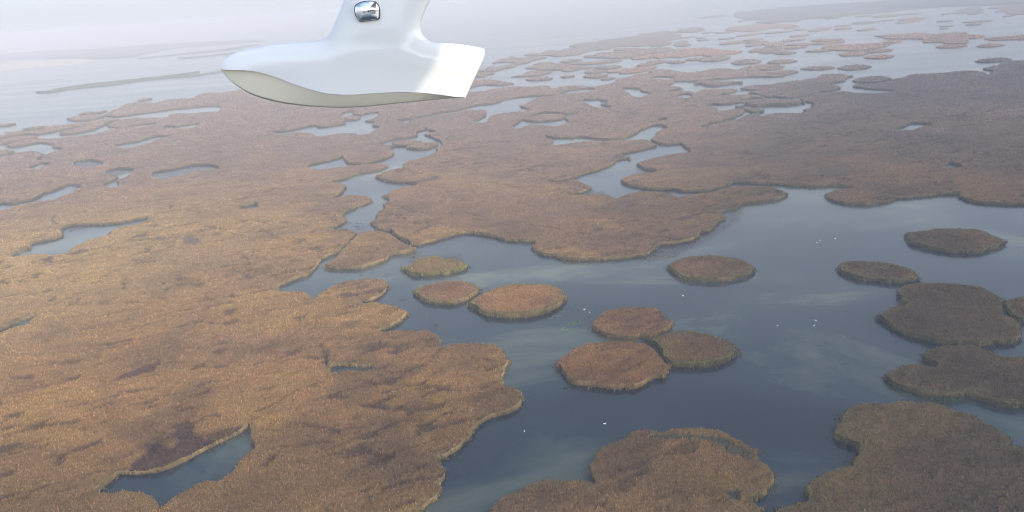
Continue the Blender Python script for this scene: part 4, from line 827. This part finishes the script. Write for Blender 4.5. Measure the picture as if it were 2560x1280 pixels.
# keep the rounded nose and edges closed
HWD = np.minimum(HWD, np.sqrt(np.maximum(dtop, 0) * .62) + .0)
near_ = np.c_[VV[:, 0], YF - HWD, VV[:, 1]]; far_ = np.c_[VV[:, 0], YF + HWD, VV[:, 1]]
nV = len(VV); Vb = np.vstack([near_, far_]); Fb = [tuple(int(q) for q in t) for t in TT] + [(int(t[0]) + nV, int(t[2]) + nV, int(t[1]) + nV) for t in TT]
# close the blunt stern between both sides
ed = {}
for t in TT:
    for i in range(3):
        e = tuple(sorted((int(t[i]), int(t[(i + 1) % 3])))); ed[e] = ed.get(e, 0) + 1
for (a, b), c in ed.items():
    if c == 1 and (HWD[a] > 1e-4 or HWD[b] > 1e-4): Fb.append((a, b, b + nV, a + nV))
fl = put('wing_float', Vb, Fb, M_WHITE)
me = fl.data
import bmesh
bm = bmesh.new(); bm.from_mesh(me); bmesh.ops.remove_doubles(bm, verts=bm.verts, dist=1e-5); bmesh.ops.recalc_face_normals(bm, faces=bm.faces); 
for e in bm.edges:
    if len(e.link_faces) == 2 and e.calc_face_angle(0) > math.radians(50): e.smooth = False
bm.to_mesh(me); bm.free()
# V bottom from the chines down to the keel
kX = X(keel); ok = np.argsort(kX[:, 0]); nst = 90; xs = np.linspace(chinX[:, 0].min() + .002, chinX[:, 0].max() - .002, nst)
czz = np.interp(xs, chinX[oc, 0], chinX[oc, 1]); kzz = np.interp(xs, kX[ok, 0], kX[ok, 1]); ww = halfw(np.interp(xs, X(chin)[:, 0], chin[:, 0]))
V = []; Fc = []; m = 8
for i in range(nst):
    for j in range(-m, m + 1):
        t = abs(j) / m; yy = ww[i] * t * .975 * (1 if j > 0 else -1)
        zz = kzz[i] + (czz[i] - kzz[i] - .004) * (t ** 1.15)
        V.append((xs[i], YF + yy, zz))
q = 2 * m + 1
for i in range(nst - 1):
    for j in range(q - 1): Fc.append((i * q + j, i * q + j + 1, (i + 1) * q + j + 1, (i + 1) * q + j))
Fc.append(tuple(range((nst - 1) * q, nst * q)))
put('hull_bottom', V, Fc, M_CREAM, fl)
# chrome mirror: a shallow dome with clipped corners
mc = unproj_y([(917, 27)], YF - .13)[0]; V = []; Fc = []; nr = 8; na = 40
shape = parse("889,12 905,4 930,2 941,7 948,20 949,36 946,48 930,51 902,54 894,48 887,34 886,22"); shape = catmull(shape, 4); na = len(shape)
c0 = np.array([917., 28.])
for i in range(nr + 1):
    rr = i / nr
    for j in range(na):
        p = c0 + (shape[j] - c0) * rr; w3 = unproj_y([p], YF - .13)[0]
        V.append((w3[0], YF - .105 - .055 * math.sqrt(max(0, 1 - (rr * .93) ** 2)) , w3[2]))
for i in range(nr):
    for j in range(na): Fc.append((i * na + j, i * na + (j + 1) % na, (i + 1) * na + (j + 1) % na, (i + 1) * na + j))
b = len(V)
for j in range(na):
    w3 = V[nr * na + j]; V.append((w3[0], YF - .05, w3[2]))
for j in range(na): Fc.append((nr * na + j, nr * na + (j + 1) % na, b + (j + 1) % na, b + j))
mir = put('mirror', V, Fc, M_CHROME, fl)
V = []; Fc = []
for j in range(na):
    dxy = (shape[j] - c0); dxy = dxy / np.linalg.norm(dxy)
    for rr, yy in ((-.2, YF - .128), (.3, YF - .126), (.5, YF - .10), (-.2, YF - .10)):
        w3 = unproj_y([shape[j] + dxy * rr], YF - .13)[0]; V.append((w3[0], yy, w3[2]))
for j in range(na):
    k2 = (j + 1) % na
    for i in range(4): Fc.append((j * 4 + i, j * 4 + (i + 1) % 4, k2 * 4 + (i + 1) % 4, k2 * 4 + i))
put('mirror_gasket', V, Fc, M_SEAL, fl)
V = []; Fc = []; pc = unproj_y([(788, 231)], YF - .062)[0]
for yy, rr in ((-.085, .001), (-.084, .006), (-.03, .006)):
    for j in range(10): V.append((pc[0] + rr * math.cos(j * .628), YF + yy, pc[2] + rr * math.sin(j * .628)))
for i in range(2):
    for j in range(10): Fc.append((i * 10 + j, i * 10 + (j + 1) % 10, (i + 1) * 10 + (j + 1) % 10, (i + 1) * 10 + j))
put('drain_plug', V, Fc, M_SEAL, fl)

# wing over the strut, its trailing edge throws the shade line on the float
ZW = unproj_y([(1150, -600)], YF)[0][2]
pA = unproj_y([(1137, 112)], YF - .12)[0]
tt_ = (ZW - pA[2]) / SD[2]; hit = pA + SD * tt_            # point of the trailing edge over which the shade line passes
KSW = -.44
te = lambda y: hit[0] + KSW * (y - hit[1])
le = lambda y: te(YF) - 1.6 + .10 * (y - YF)
V = []; Fc = []; ys = np.linspace(-2.2, YF + .7, 24); na = 22
prof = []
for j in range(na):
    a = 2 * math.pi * j / na; xx = .5 + .5 * math.cos(a); th = .13 * (1.6 * math.sqrt(max(1 - xx, 0)) * (xx ** .9)) ; prof.append((xx, math.copysign(th, math.sin(a)) if abs(math.sin(a)) > 1e-6 else 0))
for i, y in enumerate(ys):
    L0, T0 = le(y), te(y); tap = 1 if i < 22 else (.8 if i == 22 else .35)
    for xx, th in prof: V.append((L0 + (T0 - L0) * xx, y, ZW + .10 + th * 1.3 * tap * (T0 - L0) / 2.3))
for i in range(len(ys) - 1):
    for j in range(na): Fc.append((i * na + j, i * na + (j + 1) % na, (i + 1) * na + (j + 1) % na, (i + 1) * na + j))
Fc.append(tuple(range(na))); Fc.append(tuple(range((len(ys) - 1) * na, len(ys) * na)))
put('wing', V, Fc, M_WHITE)
# cabin and boat hull behind the camera (seen in the mirror)
V = []; Fc = []; xs = np.linspace(-5.5, 5.5, 30); na = 24
for i, x in enumerate(xs):
    t = (x + 5.5) / 11; s = .35 + .65 * math.sin(math.pi * min(1, max(0, .12 + t * .8))) ** .7
    for j in range(na):
        a = 2 * math.pi * j / na; ca, sa = math.cos(a), math.sin(a)
        V.append((x, -1.75 + .78 * s * math.copysign(abs(ca) ** .7, ca), CAM_H - .35 + (.95 if sa > 0 else 1.0) * s * math.copysign(abs(sa) ** .8, sa)))
for i in range(len(xs) - 1):
    for j in range(na): Fc.append((i * na + j, i * na + (j + 1) % na, (i + 1) * na + (j + 1) % na, (i + 1) * na + j))
Fc.append(tuple(range(na))); Fc.append(tuple(range((len(xs) - 1) * na, len(xs) * na)))
fu = put('fuselage', V, Fc, M_WHITE)
for k, (xa, xb) in enumerate(((-2.2, -1.1), (-.9, .1), (.3, 1.3), (1.6, 2.2))):
    V = []; nn = 20
    for yy in (-.93, -.99):
        for j in range(nn):
            a = 2 * math.pi * j / nn; ca, sa = math.cos(a), math.sin(a)
            V.append(((xa + xb) / 2 + (xb - xa) / 2 * math.copysign(abs(ca) ** .5, ca), yy, CAM_H + .02 + .27 * math.copysign(abs(sa) ** .5, sa)))
    Fc = [tuple(range(nn))] + [(j, nn + j, nn + (j + 1) % nn, (j + 1) % nn) for j in range(nn)]
    put('window', V, Fc, M_GLASS, fu, smooth=False)

# ------------------------------------------------------------------ unseen clouds above the haze, placed to shade the right side and near marsh
M_SHADE_CLOUD = mat('cloud', (.8, .8, .82), 1.0)
bmc = bmesh.new(); bmesh.ops.create_icosphere(bmc, subdivisions=3, radius=1); SPH = np.array([v.co[:] for v in bmc.verts]); SPF = np.array([[v.index for v in f.verts] for f in bmc.faces]); bmc.free()
RNG = np.random.default_rng(21)
SHADE_CLOUDS = [  # ground centre of the shade, half axes, turn, puffs, puff radius, label
    (300, 440, 215, 520, .35, 220, 46, 'long unseen grey cloud shading the right side of the near lagoon'),
    (860, 1040, 460, 330, .3, 100, 80, 'broad unseen cloud shading the right hand marsh'),
    (2400, 4300, 1500, 1500, .2, 50, 220, 'far unseen cloud shading the lagoon beyond the bright patch'),
    (-185, 200, 95, 48, 0, 34, 22, 'small unseen cloud added to shade the near left marsh'),  # added cloud, darkens the lower left corner
    (-50, 214, 150, 42, 0, 60, 13, 'thin unseen cloud added to shade the nearest marsh'),  # added cloud, darkens the bottom strip and the near haze
    (120, 400, 210, 420, .25, 70, 17, 'loose unseen shreds added to soften the shade edge of the long cloud'),  # added puffs that soften the shade edge, as on the next line
    (480, 1000, 300, 300, .3, 60, 26, 'loose unseen shreds added to soften the shade edge of the broad cloud')]
for gx_, gy_, rx, ry, tn, nn, pr, lab in SHADE_CLOUDS:
    V = []; T3 = []; off = 0; alt = 1900.0 + pr
    c = np.array([gx_, gy_, 0]) + SD * (alt / SD[2])
    for k in range(nn):
        r = RNG.random() ** .62; a = RNG.random() * 6.283
        ux, uy = rx * r * math.cos(a), ry * r * math.sin(a)
        p = np.array([ux * math.cos(tn) + uy * math.sin(tn), -ux * math.sin(tn) + uy * math.cos(tn), RNG.random() * pr * .7])
        R_ = pr * (1.15 - .75 * r) * (.7 + .5 * RNG.random())
        S = SPH * R_ * np.array([1.2, 1.2, .6]) ; q = S + p
        S = S * (1 + .35 * (fbm(q[:, 0] + q[:, 2] * .7, q[:, 1] - q[:, 2] * .5, pr * .5, 11, 3) - .5))[:, None] + p
        V.append(S); T3.append(SPF + off); off += len(S)
    V = np.vstack(V); o = mesh_np('cloud', V + c, np.vstack(T3), M_SHADE_CLOUD, smooth=True)  # unseen cloud, placed only for its shade
    tag(o, lab, 'cloud', 'unseen clouds shading the lagoon')

# ------------------------------------------------------------------ haze
hz = bpy.data.materials.new('haze'); hz.use_nodes = True; t = hz.node_tree; t.nodes.clear()
ou = N(t, 'ShaderNodeOutputMaterial'); pv = N(t, 'ShaderNodeVolumePrincipled')
pv.inputs['Color'].default_value = (.66, .69, .755, 1); pv.inputs['Density'].default_value = .00033; pv.inputs['Anisotropy'].default_value = -.15
t.links.new(pv.outputs[0], ou.inputs['Volume'])
me = bpy.data.meshes.new('haze'); a, b_, c0_, c1_ = -22000, 22000, -1.3, 157.0
me.from_pydata([(x, y, z) for z in (c0_, c1_) for x, y in ((a, a), (b_, a), (b_, b_), (a, b_))], [], [(3, 2, 1, 0), (4, 5, 6, 7), (0, 1, 5, 4), (1, 2, 6, 5), (2, 3, 7, 6), (3, 0, 4, 7)])
me.materials.append(hz); me.update(); ho = bpy.data.objects.new('haze', me); COL.objects.link(ho)
tag(ho, 'pale lilac haze lying over the whole lagoon', 'haze', kind='stuff')
